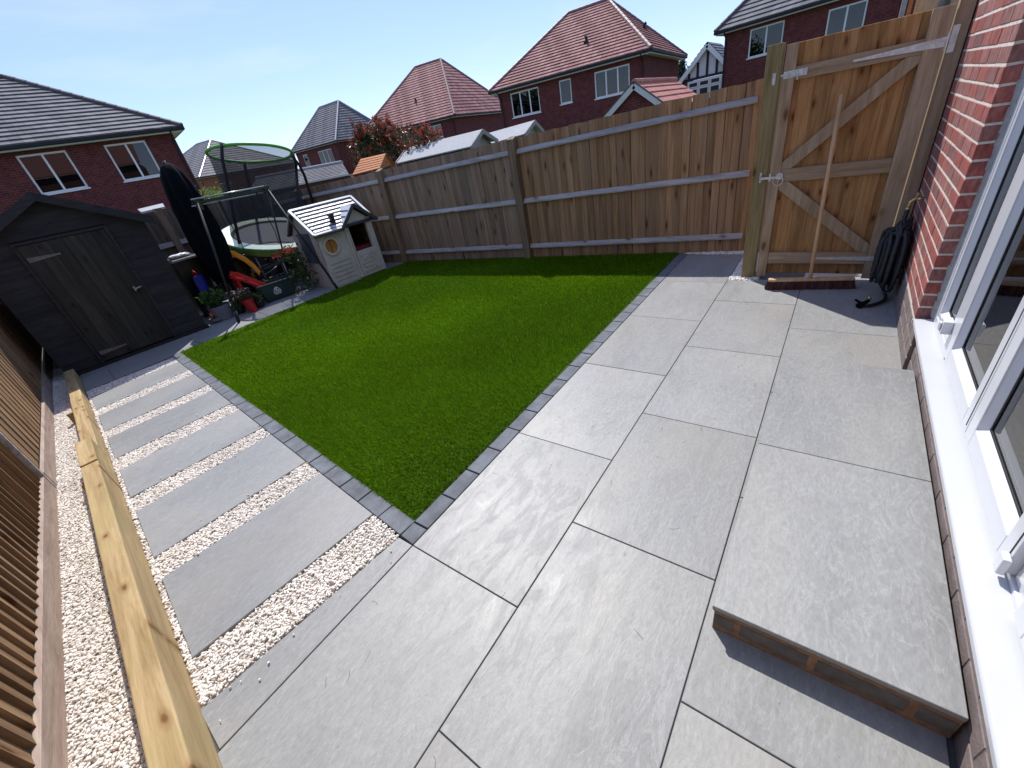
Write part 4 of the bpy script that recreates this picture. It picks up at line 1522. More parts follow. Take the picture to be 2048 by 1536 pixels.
def hbox(u0, u1, v0, v1, z0, z1, nm, mt, par, bevel=0.0):
    q = [(u0, v0), (u1, v0), (u1, v1), (u0, v1)]
    return MB().hexa([hp(u, v, z0) for u, v in q], [hp(u, v, z1) for u, v in q]).build(nm, mt, par, bevel=bevel)


ph = thing('toy_playhouse', 'cream plastic toy playhouse with grey shingle roof and round amber window', 'playhouse', hp(0.47, 0.4, 0))
W_, D_, ZF, ZR = 0.94, 0.80, 0.82, 1.17
# round-window wall, built as a ring of faces around the hole
uc, zc_, rr_ = 0.175, 0.612, 0.105
front = MB()
N = 28


def ringwall(mb, u0, u1, z0, z1, uc, zc_, r, v0, v1):
    outer = []
    inner = []
    for k in range(N):
        a = 2 * math.pi * k / N
        c, s_ = math.cos(a), math.sin(a)
        inner.append((uc + r * c, zc_ + r * s_))
        tt = min(((u1 - uc) / c if c > 1e-6 else ((u0 - uc) / c if c < -1e-6 else 1e9)), ((z1 - zc_) / s_ if s_ > 1e-6 else ((z0 - zc_) / s_ if s_ < -1e-6 else 1e9)))
        outer.append((uc + tt * c, zc_ + tt * s_))
    vs = [hp(p[0], v0, p[1]) for p in outer] + [hp(p[0], v0, p[1]) for p in inner] + [hp(p[0], v1, p[1]) for p in inner]
    fs = []
    for k in range(N):
        k2 = (k + 1) % N
        fs.append((k, k2, N + k2, N + k))
        fs.append((N + k, N + k2, 2 * N + k2, 2 * N + k))
    # corners
    mb.add(vs, fs)
    for cu, cz in ((u0, z0), (u1, z0), (u1, z1), (u0, z1)):
        best = sorted(range(N), key=lambda k: (outer[k][0] - cu) ** 2 + (outer[k][1] - cz) ** 2)[:6]
        on_u = [k for k in best if abs(outer[k][0] - cu) < 1e-6]
        on_z = [k for k in best if abs(outer[k][1] - cz) < 1e-6]
        if on_u and on_z:
            a_, b_ = on_u[0], on_z[0]
            mb.add([hp(cu, v0, cz), hp(outer[a_][0], v0, outer[a_][1]), hp(outer[b_][0], v0, outer[b_][1])], [(0, 1, 2)])


ringwall(front, 0.0, 0.46, 0.38, 0.80, uc, zc_, rr_, 0.0, 0.03)
front.build('front_wall', 'cream', ph, fix=False)
fb = hbox(0.0, 0.46, 0.0, 0.03, 0.03, 0.379, 'front_panel', 'cream', ph)
for z in (0.10, 0.165, 0.23, 0.295, 0.36):
    hbox(0.05, 0.40, -0.004, -0.0002, z - .007, z + .0, 'panel_groove', 'groove', fb)
rg = MB()
for (r0, r1, v_) in ((0.100, 0.132, -0.018), (0.140, 0.148, -0.010)):
    vs = []
    for k in range(N):
        a = 2 * math.pi * k / N
        for r, vv in ((r0, v_), (r1, v_), (r1, 0.0), (r0, 0.0)):
            vs.append(hp(uc + r * math.cos(a), vv, zc_ + r * math.sin(a)))
    fs = []
    for k in range(N):
        k2 = (k + 1) % N
        for j in range(4):
            fs.append((k * 4 + j, k * 4 + (j + 1) % 4, k2 * 4 + (j + 1) % 4, k2 * 4 + j))
    rg.add(vs, fs)
rg.build('round_window_trim', 'cream', ph)
sh = MB()
vs = [hp(uc, 0.018, zc_)] + [hp(uc + .108 * math.cos(2 * math.pi * k / N), 0.018, zc_ + .108 * math.sin(2 * math.pi * k / N)) for k in range(N)]
sh.add(vs, [(0, 1 + k, 1 + (k + 1) % N) for k in range(N)])
so_ = sh.build('round_shutter', 'amber', ph, fix=False)
hbox(uc - .004, uc + .004, 0.010, 0.0175, zc_ - .1, zc_ + .1, 'shutter_line', 'toydark', so_)
# projecting gabled bay on the right with the square window
bay = MB()
u0, u1 = 0.46, 0.94
v0 = -0.035
bay.loft([hp(u0, v0, .03), hp(u1, v0, .03), hp(u1, v0, .42), hp(u0, v0, .42)], [hp(u0, 0.03, .03), hp(u1, 0.03, .03), hp(u1, 0.03, .42), hp(u0, 0.03, .42)])
bay.hexa([hp(u0, v0, .42), hp(.525, v0, .42), hp(.525, .03, .42), hp(u0, .03, .42)], [hp(u0, v0, .80), hp(.525, v0, .80), hp(.525, .03, .80), hp(u0, .03, .80)])
bay.hexa([hp(.845, v0, .42), hp(u1, v0, .42), hp(u1, .03, .42), hp(.845, .03, .42)], [hp(.845, v0, .80), hp(u1, v0, .80), hp(u1, .03, .80), hp(.845, .03, .80)])
bay.loft([hp(u0, v0, .80), hp(u1, v0, .80), hp(u1, v0, .83), hp(.70, v0, 1.03), hp(u0, v0, .83)], [hp(u0, .03, .80), hp(u1, .03, .80), hp(u1, .03, .83), hp(.70, .03, 1.03), hp(u0, .03, .83)])
bo_ = bay.build('bay_wall', 'cream', ph, bevel=0.004)
for r_i in range(5):
    for c_i in range(4):
        if rnd.random() < 0.85:
            a = 0.545 + c_i * 0.075 + (0.03 if r_i % 2 else 0)
            if a + .06 < 0.86:
                hbox(a, a + 0.062, v0 - .010, v0 - .0003, 0.09 + r_i * .062, 0.135 + r_i * .062, 'moulded_brick', 'cream', bo_, 0.004)
hbox(0.497, 0.504, v0 - .003, v0 - .0002, 0.05, 0.80, 'door_seam', 'groove', bo_)
# side walls, back, floor
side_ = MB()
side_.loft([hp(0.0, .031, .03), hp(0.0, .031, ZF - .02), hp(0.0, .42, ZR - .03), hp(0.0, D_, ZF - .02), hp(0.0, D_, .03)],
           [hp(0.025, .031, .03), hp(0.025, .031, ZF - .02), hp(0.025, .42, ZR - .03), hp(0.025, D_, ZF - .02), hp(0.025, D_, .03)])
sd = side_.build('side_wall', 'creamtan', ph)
hbox(-0.012, -0.0005, 0.20, 0.60, 0.42, 0.84, 'side_shutter', 'bluegrey', sd)
hbox(-0.03, -0.0125, 0.20, 0.60, 0.40, 0.43, 'side_ledge', 'bluegrey', sd)
hbox(-0.03, -0.0125, 0.20, 0.60, 0.80, 0.83, 'side_ledge', 'bluegrey', sd)
side_ = MB()
side_.loft([hp(W_, .031, .03), hp(W_, .031, ZF - .02), hp(W_, .42, ZR - .03), hp(W_, D_, ZF - .02), hp(W_, D_, .03)],
           [hp(W_ - .025, .031, .03), hp(W_ - .025, .031, ZF - .02), hp(W_ - .025, .42, ZR - .03), hp(W_ - .025, D_, ZF - .02), hp(W_ - .025, D_, .03)])
side_.build('side_wall', 'cream', ph)
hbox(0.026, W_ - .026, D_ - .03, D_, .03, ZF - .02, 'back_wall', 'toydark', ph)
hbox(W_ - .034, W_ - .0255, .032, D_ - .031, .03, ZF - .02, 'shade_lining', 'toydark', ph)  # added sheets coloured dark, putting the inside shade into the colour
hbox(0.0255, 0.034, .032, D_ - .031, .03, ZF - .02, 'shade_lining', 'toydark', ph)
hbox(0.0, W_, 0.0, D_, 0.0, .029, 'floor', 'creamtan', ph)
# furniture glimpsed inside
hbox(0.50, 0.90, 0.06, 0.60, 0.0295, 0.475, 'inner_shelf', 'toydarkred', ph)
hbox(0.50, 0.62, 0.62, 0.74, 0.0295, 0.66, 'inner_post', 'cream', ph)
# main roof: two slopes with separate shingle courses
def shingles(E0, E1, R1, R0, rows, up, par, nm='shingle', mt='toyroof', tw=0.11, lift=0.014, seed=0):
    r = random.Random(seed)
    for k in range(rows):
        t0 = k / rows
        t1 = (k + 0.66) / rows
        a0, a1 = E0.lerp(R0, t0), E1.lerp(R1, t0)
        b0, b1 = E0.lerp(R0, min(t1, 1)), E1.lerp(R1, min(t1, 1))
        L = (a1 - a0).length
        nn = max(1, round(L / tw))
        sh_ = 0.5 * (k % 2)
        cuts = [0] + [(j + sh_) / nn for j in range(0 if sh_ else 1, nn)] + [1]
        for j in range(len(cuts) - 1):
            c0, c1 = cuts[j] + .006, cuts[j + 1] - .006
            if c1 - c0 < .02:
                continue
            p = [a0.lerp(a1, c0), a0.lerp(a1, c1), b0.lerp(b1, c1), b0.lerp(b1, c0)]
            l_ = lift
            MB().hexa([q_ + up * .001 for q_ in p], [p[0] + up * l_, p[1] + up * l_, p[2] + up * .003, p[3] + up * .003]).build(nm, mt, par)


upf = (HU.cross(Vector((0, 0, 0)))).copy()
nf = (hp(0, .42, ZR) - hp(0, -.06, ZF)).cross(HU) * -1
nf.normalize()
if nf.z < 0:
    nf = -nf
E0, E1, R1, R0 = hp(-.05, -.07, ZF), hp(.99, -.07, ZF), hp(.99, .42, ZR), hp(-.05, .42, ZR)
rf = MB().hexa([E0 - nf * .02, E1 - nf * .02, R1 - nf * .02, R0 - nf * .02], [E0, E1, R1, R0]).build('roof', 'toyroofdark', ph)
shingles(hp(-.01, -.035, ZF + .026), hp(.95, -.035, ZF + .026), hp(.95, .40, ZR - .015), hp(-.01, .40, ZR - .015), 7, nf, rf, 'shingle', 'toyroof', 0.13, 0.016, 1)
B0, B1 = hp(-.05, .86, ZF), hp(.99, .86, ZF)
nb = Vector((-nf.x, -nf.y, nf.z))
nb = (HV * nf.dot(-HV) + Vector((0, 0, nf.z))).normalized()
MB().hexa([R0 - nb * .02, R1 - nb * .02, B1 - nb * .02, B0 - nb * .02], [R0, R1, B1, B0]).build('roof', 'toyroofdark', ph)
# pale border trims
for a, b in ((R0, R1), (E0, R0), (E1, R1), (E0, hp(.42, -.07, ZF)), (R0, B0), (R1, B1)):
    MB().bar(a + nf * .008, b + nf * .008, 0.035, 0.022, up=nf).build('roof_trim', 'toyroof', rf)
MB().bar(E0 - nf * .02 + Vector((0, 0, -.012)), hp(.42, -.07, ZF - .028), 0.03, 0.03).build('roof_trim', 'toyroofdark', rf)
# cross gable roof
G0, GR = hp(.70, -.085, 1.085), hp(.70, .28, 1.085)
for sg, ue in ((-1, .40), (1, 1.03)):
    eF, eB = hp(ue, -.085, .80), hp(ue, .02, .80)
    nn = (G0 - eF).cross(HV)
    nn.normalize()
    if nn.z < 0:
        nn = -nn
    pr_ = [eF, eB, GR, G0]
    gr_ = MB().hexa([p - nn * .018 for p in pr_], pr_).build('gable_roof', 'toyroofdark', ph)
    if sg < 0:
        for k in range(4):
            t0, t1 = k / 4 + .02, (k + 1) / 4 - .01
            a, b = eF.lerp(G0, t0) + HV * .02, eB.lerp(GR, t0)
            c, d = eB.lerp(GR, t1), eF.lerp(G0, t1) + HV * .02
            MB().hexa([a + nn * .001, b + nn * .001, c + nn * .001, d + nn * .001], [a + nn * .015, b + nn * .015, c + nn * .003, d + nn * .003]).build('shingle', 'toyroof', gr_)
    MB().bar(eF + nn * .002 - HV * .012, G0 + nn * .002 - HV * .012, 0.02, 0.045, up=nn).build('gable_trim', 'toyroofdark', gr_)
    if sg < 0:
        MB().bar(eF + nn * .018 - HV * .0, G0 + nn * .018 - HV * .0, 0.025, 0.012, up=nn).build('gable_trim', 'toyroof', gr_)
cp_ = MB().hexa([hp(.335, .02, .86), hp(.395, .02, .86), hp(.395, .08, .90), hp(.335, .08, .90)], [hp(.335, .02, 1.01), hp(.395, .02, 1.01), hp(.395, .08, 1.01), hp(.335, .08, 1.01)])
cp_.hexa([hp(.325, .01, 1.01), hp(.405, .01, 1.01), hp(.405, .09, 1.01), hp(.325, .09, 1.01)], [hp(.33, .015, 1.04), hp(.40, .015, 1.04), hp(.40, .085, 1.04), hp(.33, .085, 1.04)])
cp_.build('chimney', 'blackplastic', ph)

# ------------------------------------------------------------------ trampoline
tr = thing('trampoline', 'round trampoline with pale green pad and black net inside lime green ring', 'trampoline', (3.11, 6.61, 0))
TC = Vector((3.109, 6.607, .823))


def tpt(r, a, dz=0.0):
    x, y = r * math.cos(a), r * math.sin(a)
    return TC + Vector((x, y, -0.047 * x + 0.279 * y + dz))


RC = Vector((3.182, 6.386, 2.027))


def rpt(a, r=0.593, dz=0):
    x, y = r * math.cos(a), r * math.sin(a)
    return RC + Vector((x, y, -0.212 * x - 0.075 * y + dz))


N = 48
pd = MB()
for k in range(N):
    a0, a1 = 2 * math.pi * k / N, 2 * math.pi * (k + 1) / N
    pd.hexa([tpt(.66, a0, .006), tpt(.66, a1, .006), tpt(.838, a1, 0), tpt(.838, a0, 0)], [tpt(.66, a0, .02), tpt(.66, a1, .02), tpt(.838, a1, .016), tpt(.838, a0, .016)])
pd.build('pad', 'padgreen', tr)
sk = MB()
for k in range(N):
    a0, a1 = 2 * math.pi * k / N, 2 * math.pi * (k + 1) / N
    sk.hexa([tpt(.839, a0, .012), tpt(.839, a1, .012), tpt(.85, a1, .0), tpt(.85, a0, .0)][::-1], [tpt(.82, a0, -.105), tpt(.82, a1, -.105), tpt(.83, a1, -.105), tpt(.83, a0, -.105)][::-1])
sk.build('pad_skirt', 'padskirt', tr)
mt_ = MB()
mt_.add([tpt(0, 0, -.01)] + [tpt(.62, 2 * math.pi * k / N, -.01) for k in range(N)], [(0, 1 + k, 1 + (k + 1) % N) for k in range(N)])
mt_.build('jumping_mat', 'mat', tr, fix=False)
tm = MB()
for k in range(N):
    a0, a1 = 2 * math.pi * k / N, 2 * math.pi * (k + 1) / N
    tm.add([tpt(.62, a0, -.008), tpt(.62, a1, -.008), tpt(.66, a1, .018), tpt(.66, a0, .018)], [(0, 1, 2, 3)])
tm.build('mat_edge', 'foam', tr, fix=False)
MB().tube([rpt(2 * math.pi * k / 48) for k in range(48)], 0.022, 8, closed=True).build('top_ring', 'ringgreen', tr, smooth=True)
# net: a cone of fabric from the ring down to the pad
nt_ = MB()
K = 72
lv = 7
for j in range(lv + 1):
    t_ = j / lv
    for k in range(K):
        a = 2 * math.pi * k / K
        p = rpt(a, .585, -.02).lerp(tpt(.66, a, .02), t_)
        c_ = RC.lerp(TC, t_)
        f_ = 1 - 0.10 * math.sin(math.pi * t_) + 0.012 * math.sin(9 * a + 3 * t_)
        nt_.V.append(tuple(c_ + (p - c_) * f_))
for j in range(lv):
    for k in range(K):
        k2 = (k + 1) % K
        nt_.F.append((j * K + k, j * K + k2, (j + 1) * K + k2, (j + 1) * K + k))
        nt_.MI.append(0)
nt_.build('safety_net', 'net', tr, smooth=True, fix=False)
for (ar_, ap_) in ((78, 80), (-148, -168), (-22, 26), (-8, -4)):
    a = math.radians(ar_)
    top = rpt(a, .60, .03)
    bt = tpt(.80 if ar_ != -148 else .72, math.radians(ap_), .0)
    md = top.lerp(bt, .30) + (Vector((math.cos(a), math.sin(a), 0)) * (0.10 if ar_ == -8 else .03))
    md2 = top.lerp(bt, .65) + (Vector((math.cos(a), math.sin(a), 0)) * (0.07 if ar_ == -8 else .02))
    MB().tube([top, top.lerp(md, .5) + Vector((math.cos(a), math.sin(a), 0)) * .03, md, md2, bt], 0.024, 10).build('net_pole', 'foam', tr, smooth=True)
for a in (math.radians(-150), math.radians(-75), math.radians(0), math.radians(75), math.radians(150)):
    p = tpt(.76, a, -.03)
    p2 = tpt(.76, a + .5, -.03)
    MB().tube([p, (p.x, p.y, 0.02), (p2.x, p2.y, 0.02), p2], 0.018, 8).build('leg', 'steel', tr, smooth=True)

# ------------------------------------------------------------------ swing frame
sg = thing('swing_frame', 'green metal swing frame with two bare hanging ropes before the trampoline', 'swing', (2.2, 5.5, 0))
bl_, br_ = Vector((1.70, 5.40, 1.545)), Vector((2.735, 5.40, 1.530))
bar = MB()
bar.tube([bl_ + Vector((0, 0, .02)), br_ + Vector((0, 0, .02))], 0.011, 8)
bar.build('top_bar', 'steel', sg, smooth=True)
MB().tube([bl_ + Vector((-.02, .02, -.055)), br_ + Vector((.02, .02, -.055))], 0.009, 8).build('lower_bar', 'steel', sg, smooth=True)
MB().bar(bl_ + Vector((0, .03, -.02)), br_ + Vector((0, .03, -.02)), 0.012, 0.030).build('beam', 'greensteel', sg)
for (t_, f_, bk) in ((bl_ + Vector((.06, 0, 0)), Vector((1.41, 5.147, 0)), Vector((1.78, 6.15, 0))), (br_ + Vector((-.03, 0, 0)), Vector((2.773, 4.725, 0)), Vector((2.70, 6.0, 0)))):
    MB().tube([t_, f_ + Vector((0, 0, .012))], 0.014, 8).build('leg', 'legsteel', sg, smooth=True)
    MB().tube([t_, bk + Vector((0, 0, .012))], 0.013, 8).build('leg', 'greensteel', sg, smooth=True)
    d_ = (t_ - f_).normalized()
    MB().tube([f_, f_ + d_ * .16], 0.021, 8).build('foot', 'foam', sg, smooth=True)
    MB().box(t_.x - .03, t_.x + .03, 5.385, 5.43, 1.43, 1.56).build('bracket', 'greensteel', sg)
for x in (2.02, 2.54):
    MB().tube([(x, 5.42, 1.49), (x, 5.42, 1.20)], 0.016, 6).build('rope', 'foam', sg)
    MB().tube([(x, 5.42, 1.20), (x + .02, 5.42, .95), (x - .02, 5.38, .78)], 0.006, 6).build('rope', 'foam', sg)

# ------------------------------------------------------------------ closed parasol
um = thing('closed_parasol', 'tall closed navy garden parasol standing beside the black shed', 'parasol', (1.80, 6.0, 0))
cn = MB()
K = 40
prof_ = [(0.03, 2.04), (0.085, 2.0), (0.135, 1.90), (0.165, 1.75), (0.188, 1.5), (0.195, 1.25), (0.195, 1.0), (0.18, .80), (0.165, .58), (.14, .42)]
for j, (r, z) in enumerate(prof_):
    t_ = (2.04 - z) / 1.4
    for k in range(K):
        a = 2 * math.pi * k / K
        rr2 = r * (1 + 0.20 * math.sin(8 * a + 1.3 * math.sin(5 * z)) * min(1, t_ * 2 + .2) + .06 * math.sin(3 * a + 4 * z))
        cn.V.append((1.835 - .02 * math.sin(3 * z) + rr2 * math.cos(a), 6.0 + rr2 * math.sin(a), z + (0.02 * math.sin(8 * a) if j == len(prof_) - 1 else 0)))
for j in range(len(prof_) - 1):
    for k in range(K):
        k2 = (k + 1) % K
        cn.F.append((j * K + k, j * K + k2, (j + 1) * K + k2, (j + 1) * K + k))
        cn.MI.append(0)
cn.F.append(tuple(range(K)))
cn.MI.append(0)
cn.build('canopy', 'navy', um, smooth=True)
MB().tube([(1.83, 6.0, .05), (1.835, 6.0, 2.07)], 0.02, 10).build('pole', 'blackplastic', um, smooth=True)
MB().lathe([(.20, 0), (.20, .04), (.05, .07), (.03, .2)], (1.83, 6.0, 0), 20).build('base', 'blackplastic', um)
MB().tube([(1.68, 6.0, 1.35), (1.84, 5.83, 1.36), (2.0, 6.0, 1.35), (1.84, 6.17, 1.34)], 0.010, 6, closed=True).build('tie', 'navy', um)

# ------------------------------------------------------------------ bins, toys and pots
b1 = thing('black_bin', 'tall black bin with a crumpled white bag on its lid behind the shed corner', 'bin', (1.50, 6.35, 0))
MB().hexa([(1.36, 6.2, 0), (1.66, 6.2, 0), (1.66, 6.52, 0), (1.36, 6.52, 0)], [(1.33, 6.16, .84), (1.70, 6.16, .84), (1.70, 6.56, .84), (1.33, 6.56, .84)]).build('body', 'blackplastic', b1, bevel=.01)
MB().hexa([(1.31, 6.14, .842), (1.72, 6.14, .842), (1.72, 6.58, .842), (1.31, 6.58, .842)], [(1.34, 6.17, .88), (1.69, 6.17, .88), (1.69, 6.55, .89), (1.34, 6.55, .89)]).build('lid', 'blackplastic', b1, bevel=.01)
bagm = bmesh.new()
bmesh.ops.create_icosphere(bagm, subdivisions=3, radius=1)
rb = random.Random(2)
for v in bagm.verts:
    f_ = 1 + .25 * math.sin(v.co.x * 9 + v.co.y * 5) * math.cos(v.co.z * 7 + v.co.y * 6)
    v.co = Vector((v.co.x * .13 * f_, v.co.y * .07 * f_, max(v.co.z, -.5) * .035 * f_))
mb_ = bpy.data.meshes.new('plastic_bag')
bagm.to_mesh(mb_)
bagm.free()
mb_.materials.append(MAT['bag'])
o = smoothed(place('plastic_bag', mb_, (1.49, 6.28, .905)))
tag(o, 'crumpled white polythene bag on top of the tall black bin', 'bag')
b2 = thing('dark_crate', 'low black lidded box with white highlights right of the parasol', 'box', (2.15, 6.3, 0))
MB().box(1.98, 2.26, 6.12, 6.5, 0, .66).build('body', 'blackplastic', b2, bevel=.02)
MB().box(1.96, 2.28, 6.10, 6.52, .661, .70).build('lid', 'blackplastic', b2, bevel=.012)
MB().box(2.05, 2.20, 6.14, 6.22, .701, .712).build('painted_highlight', 'bag', b2)  # white plate painting the highlights on the lid

bt = thing('blue_slide', 'shiny blue plastic toy slide panel beside the shed', 'toy', (1.52, 5.95, 0))
bb = MB()
pts_ = [(1.475, 6.02, .62), (1.465, 6.00, .48), (1.45, 5.97, .30), (1.44, 5.95, .12), (1.44, 5.94, .01)]
for i in range(len(pts_) - 1):
    a, b = Vector(pts_[i]), Vector(pts_[i + 1])
    wv = Vector((.10, .02, 0))
    nn = Vector((0.1, .03, 0.01))
    bb.hexa([a - wv * .5, a + wv * .5, a + wv * .5 + nn * .4, a - wv * .5 + nn * .4][::-1], [b - wv * .6, b + wv * .6, b + wv * .6 + nn * .4, b - wv * .6 + nn * .4][::-1])
bb.build('slide_bed', 'blue', bt, bevel=.012)
MB().tube([(1.45, 6.01, .63), (1.47, 5.99, .70), (1.49, 5.99, .64)], .014, 8).build('handle', 'red', bt, smooth=True)


def arcband(pts, wv, th, nm, mt, par, bevel=.01):
    m_ = MB()
    pts = [Vector(p) for p in pts]
    wv = Vector(wv)
    sec = []
    for i, p in enumerate(pts):
        d = (pts[min(i + 1, len(pts) - 1)] - pts[max(i - 1, 0)]).normalized()
        nn = d.cross(wv.normalized()).normalized() * th
        sec.append([p - wv / 2, p + wv / 2, p + wv / 2 + nn, p - wv / 2 + nn])
    for i in range(len(sec) - 1):
        m_.hexa(sec[i], sec[i + 1])
    return m_.build(nm, mt, par, bevel=0)


ys = thing('yellow_slide', 'curved yellow plastic slide arching above the red toy', 'toy', (2.15, 6.25, 0))
arcband([(1.95, 6.10, .74), (2.02, 6.08, .76), (2.10, 6.05, .72), (2.18, 6.02, .62), (2.24, 6.0, .50), (2.27, 5.98, .38)], (0.05, .16, 0.02), .03, 'slide_bed', 'yellow', ys)
for s_ in (-.085, .085):
    arcband([(1.95 + s_ * .3, 6.10 + s_, .755), (2.02 + s_ * .3, 6.08 + s_, .78), (2.10 + s_ * .3, 6.05 + s_, .745), (2.18 + s_ * .3, 6.02 + s_, .65), (2.24 + s_ * .3, 6.0 + s_, .53), (2.27 + s_ * .3, 5.98 + s_, .40)], (0.005, .02, 0.0), .05, 'slide_rim', 'yellow', ys)
MB().box(1.96, 2.0, 6.1, 6.14, 0, .72).box(2.22, 2.26, 6.1, 6.14, 0, .40).build('leg', 'yellow', ys)

rt = thing('red_slide', 'glossy red plastic toy slide lying behind the plant pots', 'toy', (2.0, 5.75, 0))
arcband([(1.80, 5.80, .50), (1.92, 5.78, .42), (2.04, 5.74, .30), (2.16, 5.70, .18), (2.28, 5.66, .08), (2.36, 5.64, .04)], (0.05, .20, 0.03), .03, 'slide_bed', 'red', rt)
for s_ in (-.11, .11):
    arcband([(1.80 + s_ * .2, 5.80 + s_, .53), (1.92 + s_ * .2, 5.78 + s_, .46), (2.04 + s_ * .2, 5.74 + s_, .34), (2.16 + s_ * .2, 5.70 + s_, .22), (2.28 + s_ * .2, 5.66 + s_, .12), (2.36 + s_ * .2, 5.64 + s_, .08)], (0.005, .025, 0.0), .06, 'slide_rim', 'red', rt)
MB().box(1.84, 1.88, 5.72, 5.88, 0, .44).build('leg', 'red', rt)

# green recycling box with its number
gb_ = thing('recycling_box', 'dark green recycling box marked 65 on the paving', 'box', (2.30, 5.60, 0))
gx = Vector((0.98, -0.20, 0)).normalized()
gy = Vector((0.20, 0.98, 0)).normalized()
GC = Vector((2.29, 5.63, 0))


def gp3(u, v, z):
    return GC + gx * u + gy * v + Vector((0, 0, z))


w0, w1, d0, d1_ = .21, .265, .12, .165
outer0 = [gp3(-w0, -d0, .01), gp3(w0, -d0, .01), gp3(w0, d0, .01), gp3(-w0, d0, .01)]
outer1 = [gp3(-w1, -d1_, .27), gp3(w1, -d1_, .27), gp3(w1, d1_, .27), gp3(-w1, d1_, .27)]
inn1 = [gp3(-w1 + .015, -d1_ + .015, .27), gp3(w1 - .015, -d1_ + .015, .27), gp3(w1 - .015, d1_ - .015, .27), gp3(-w1 + .015, d1_ - .015, .27)]
inn0 = [gp3(-w0 + .015, -d0 + .015, .025), gp3(w0 - .015, -d0 + .015, .025), gp3(w0 - .015, d0 - .015, .025), gp3(-w0 + .015, d0 - .015, .025)]
gm = MB()
gm.add(outer0 + outer1 + inn1 + inn0, [(3, 2, 1, 0)] + [(i, (i + 1) % 4, 4 + (i + 1) % 4, 4 + i) for i in range(4)] + [(4 + i, 4 + (i + 1) % 4, 8 + (i + 1) % 4, 8 + i) for i in range(4)] + [(8 + i, 8 + (i + 1) % 4, 12 + (i + 1) % 4, 12 + i) for i in range(4)] + [(12, 13, 14, 15)])
gm.build('body', 'greenbox', gb_, bevel=.006)
rim = MB()
for i in range(4):
    a, b = outer1[i], outer1[(i + 1) % 4]
    rim.bar(a, b, .022, .022)
rim.build('rim', 'greenbox', gb_, bevel=.004)
fn = (outer1[0] - outer0[0]).cross(gx)
fn.normalize()
if fn.dot(-gy) < 0:
    fn = -fn
upv = (((outer1[0] + outer1[1]) / 2) - ((outer0[0] + outer0[1]) / 2)).normalized()
cen = (outer0[0] + outer0[1] + outer1[0] + outer1[1]) / 4 + gx * (-.03)
hx_ = [cen + gx * (c_ * .058) + upv * (s_ * .058) + fn * .0015 for c_, s_ in [(0, 1.25), (.6, .75), (1, -.1), (.75, -.85), (-.75, -.85), (-1, -.1), (-.6, .75)]]
MB().loft(hx_, [p + fn * .003 for p in hx_]).build('badge', 'whiteprint', gb_)
for ch, off_ in (('6', -.024), ('5', .022)):
    fc = bpy.data.curves.new('number', 'FONT')
    fc.body = ch
    fc.size = .105
    fc.extrude = .001
    fc.align_x = 'CENTER'
    fc.align_y = 'CENTER'
    fo = bpy.data.objects.new('number', fc)
    COL.objects.link(fo)
    bpy.context.view_layer.update()
    nm_ = bpy.data.meshes.new_from_object(fo)
    bpy.data.objects.remove(fo)
    nm_.materials.clear()
    nm_.materials.append(MAT['blackprint'])
    fo = bpy.data.objects.new('number', nm_)
    COL.objects.link(fo)
    M3 = Matrix((gx, upv, fn)).transposed()
    fo.parent = gb_
    fo.location = cen + gx * off_ + fn * .0058 - upv * .004 - wloc(gb_)
    fo.rotation_euler = M3.to_euler()

# pots and plants
def plant(name, label, cat, c, potprof, potmat, crown, leafm, n, size, seed, group=None, asp=.45, extra=None, upw=.5, tilt=(0, 0)):
    t_ = thing(name, label, cat, (c[0], c[1], 0), group)
    o = MB().lathe(potprof, (c[0], c[1], 0), 22)
    if tilt != (0, 0):
        o.V = [(x + tilt[0] * z, y + tilt[1] * z, z) for x, y, z in o.V]
    o.build('pot', potmat, t_, smooth=False, bevel=.003)
    cx, cy, cz, rx, ry, rz = crown

    def pf(r):
        while True:
            a, b, d = r.uniform(-1, 1), r.uniform(-1, 1), r.uniform(-1, 1)
            if a * a + b * b + d * d < 1:
                return (cx + a * rx, cy + b * ry, cz + d * rz)
    MB().leaves(n, pf, size, asp, seed, upw).build('foliage', leafm, t_, fix=False)
    st_ = MB()
    r = random.Random(seed)
    for _ in range(10):
        e = pf(r)
        st_.tube([(c[0] + tilt[0] * potprof[-1][1] + r.uniform(-.03, .03), c[1] + r.uniform(-.03, .03), potprof[-1][1] - .03), e], .004, 5)
    st_.build('stem', 'leaf', t_)
    if extra:
        (n2, s2, m2, nm2) = extra
        MB().leaves(n2, lambda r: (cx + r.uniform(-1, 1) * rx, cy + r.uniform(-1, 1) * ry, cz + rz * r.uniform(-.2, 1.1)), s2, .9, seed + 1, .2).build(nm2, m2, t_, fix=False)
    return t_


plant('potted_plant', 'leafy green plant in a grey round pot by the shed corner', 'plant', (1.44, 5.68), [(.115, 0), (.13, .10), (.145, .21), (.135, .21), (.12, .19)], 'greypot', (1.43, 5.68, .32, .15, .13, .11), 'leaf', 420, .07, 21)
plant('potted_plant', 'dark pink flowering plant in a tall red tilted pot', 'plant', (1.755, 5.42), [(.062, 0), (.068, .10), (.075, .20), (.068, .20), (.05, .18)], 'redpot', (1.72, 5.44, .27, .12, .10, .075), 'photgreen', 260, .04, 22, extra=(160, .028, 'flowpink', 'flowers'), tilt=(-.12, 0))
plant('potted_plant', 'small pale blossoming plant in a low black bowl between the grey and red pots', 'plant', (1.66, 5.62), [(.06, 0), (.08, .06), (.085, .10), (.075, .10), (.05, .08)], 'blackplastic', (1.66, 5.62, .20, .09, .08, .10), 'photgreen', 180, .035, 23, extra=(110, .028, 'flowpink', 'flowers'))
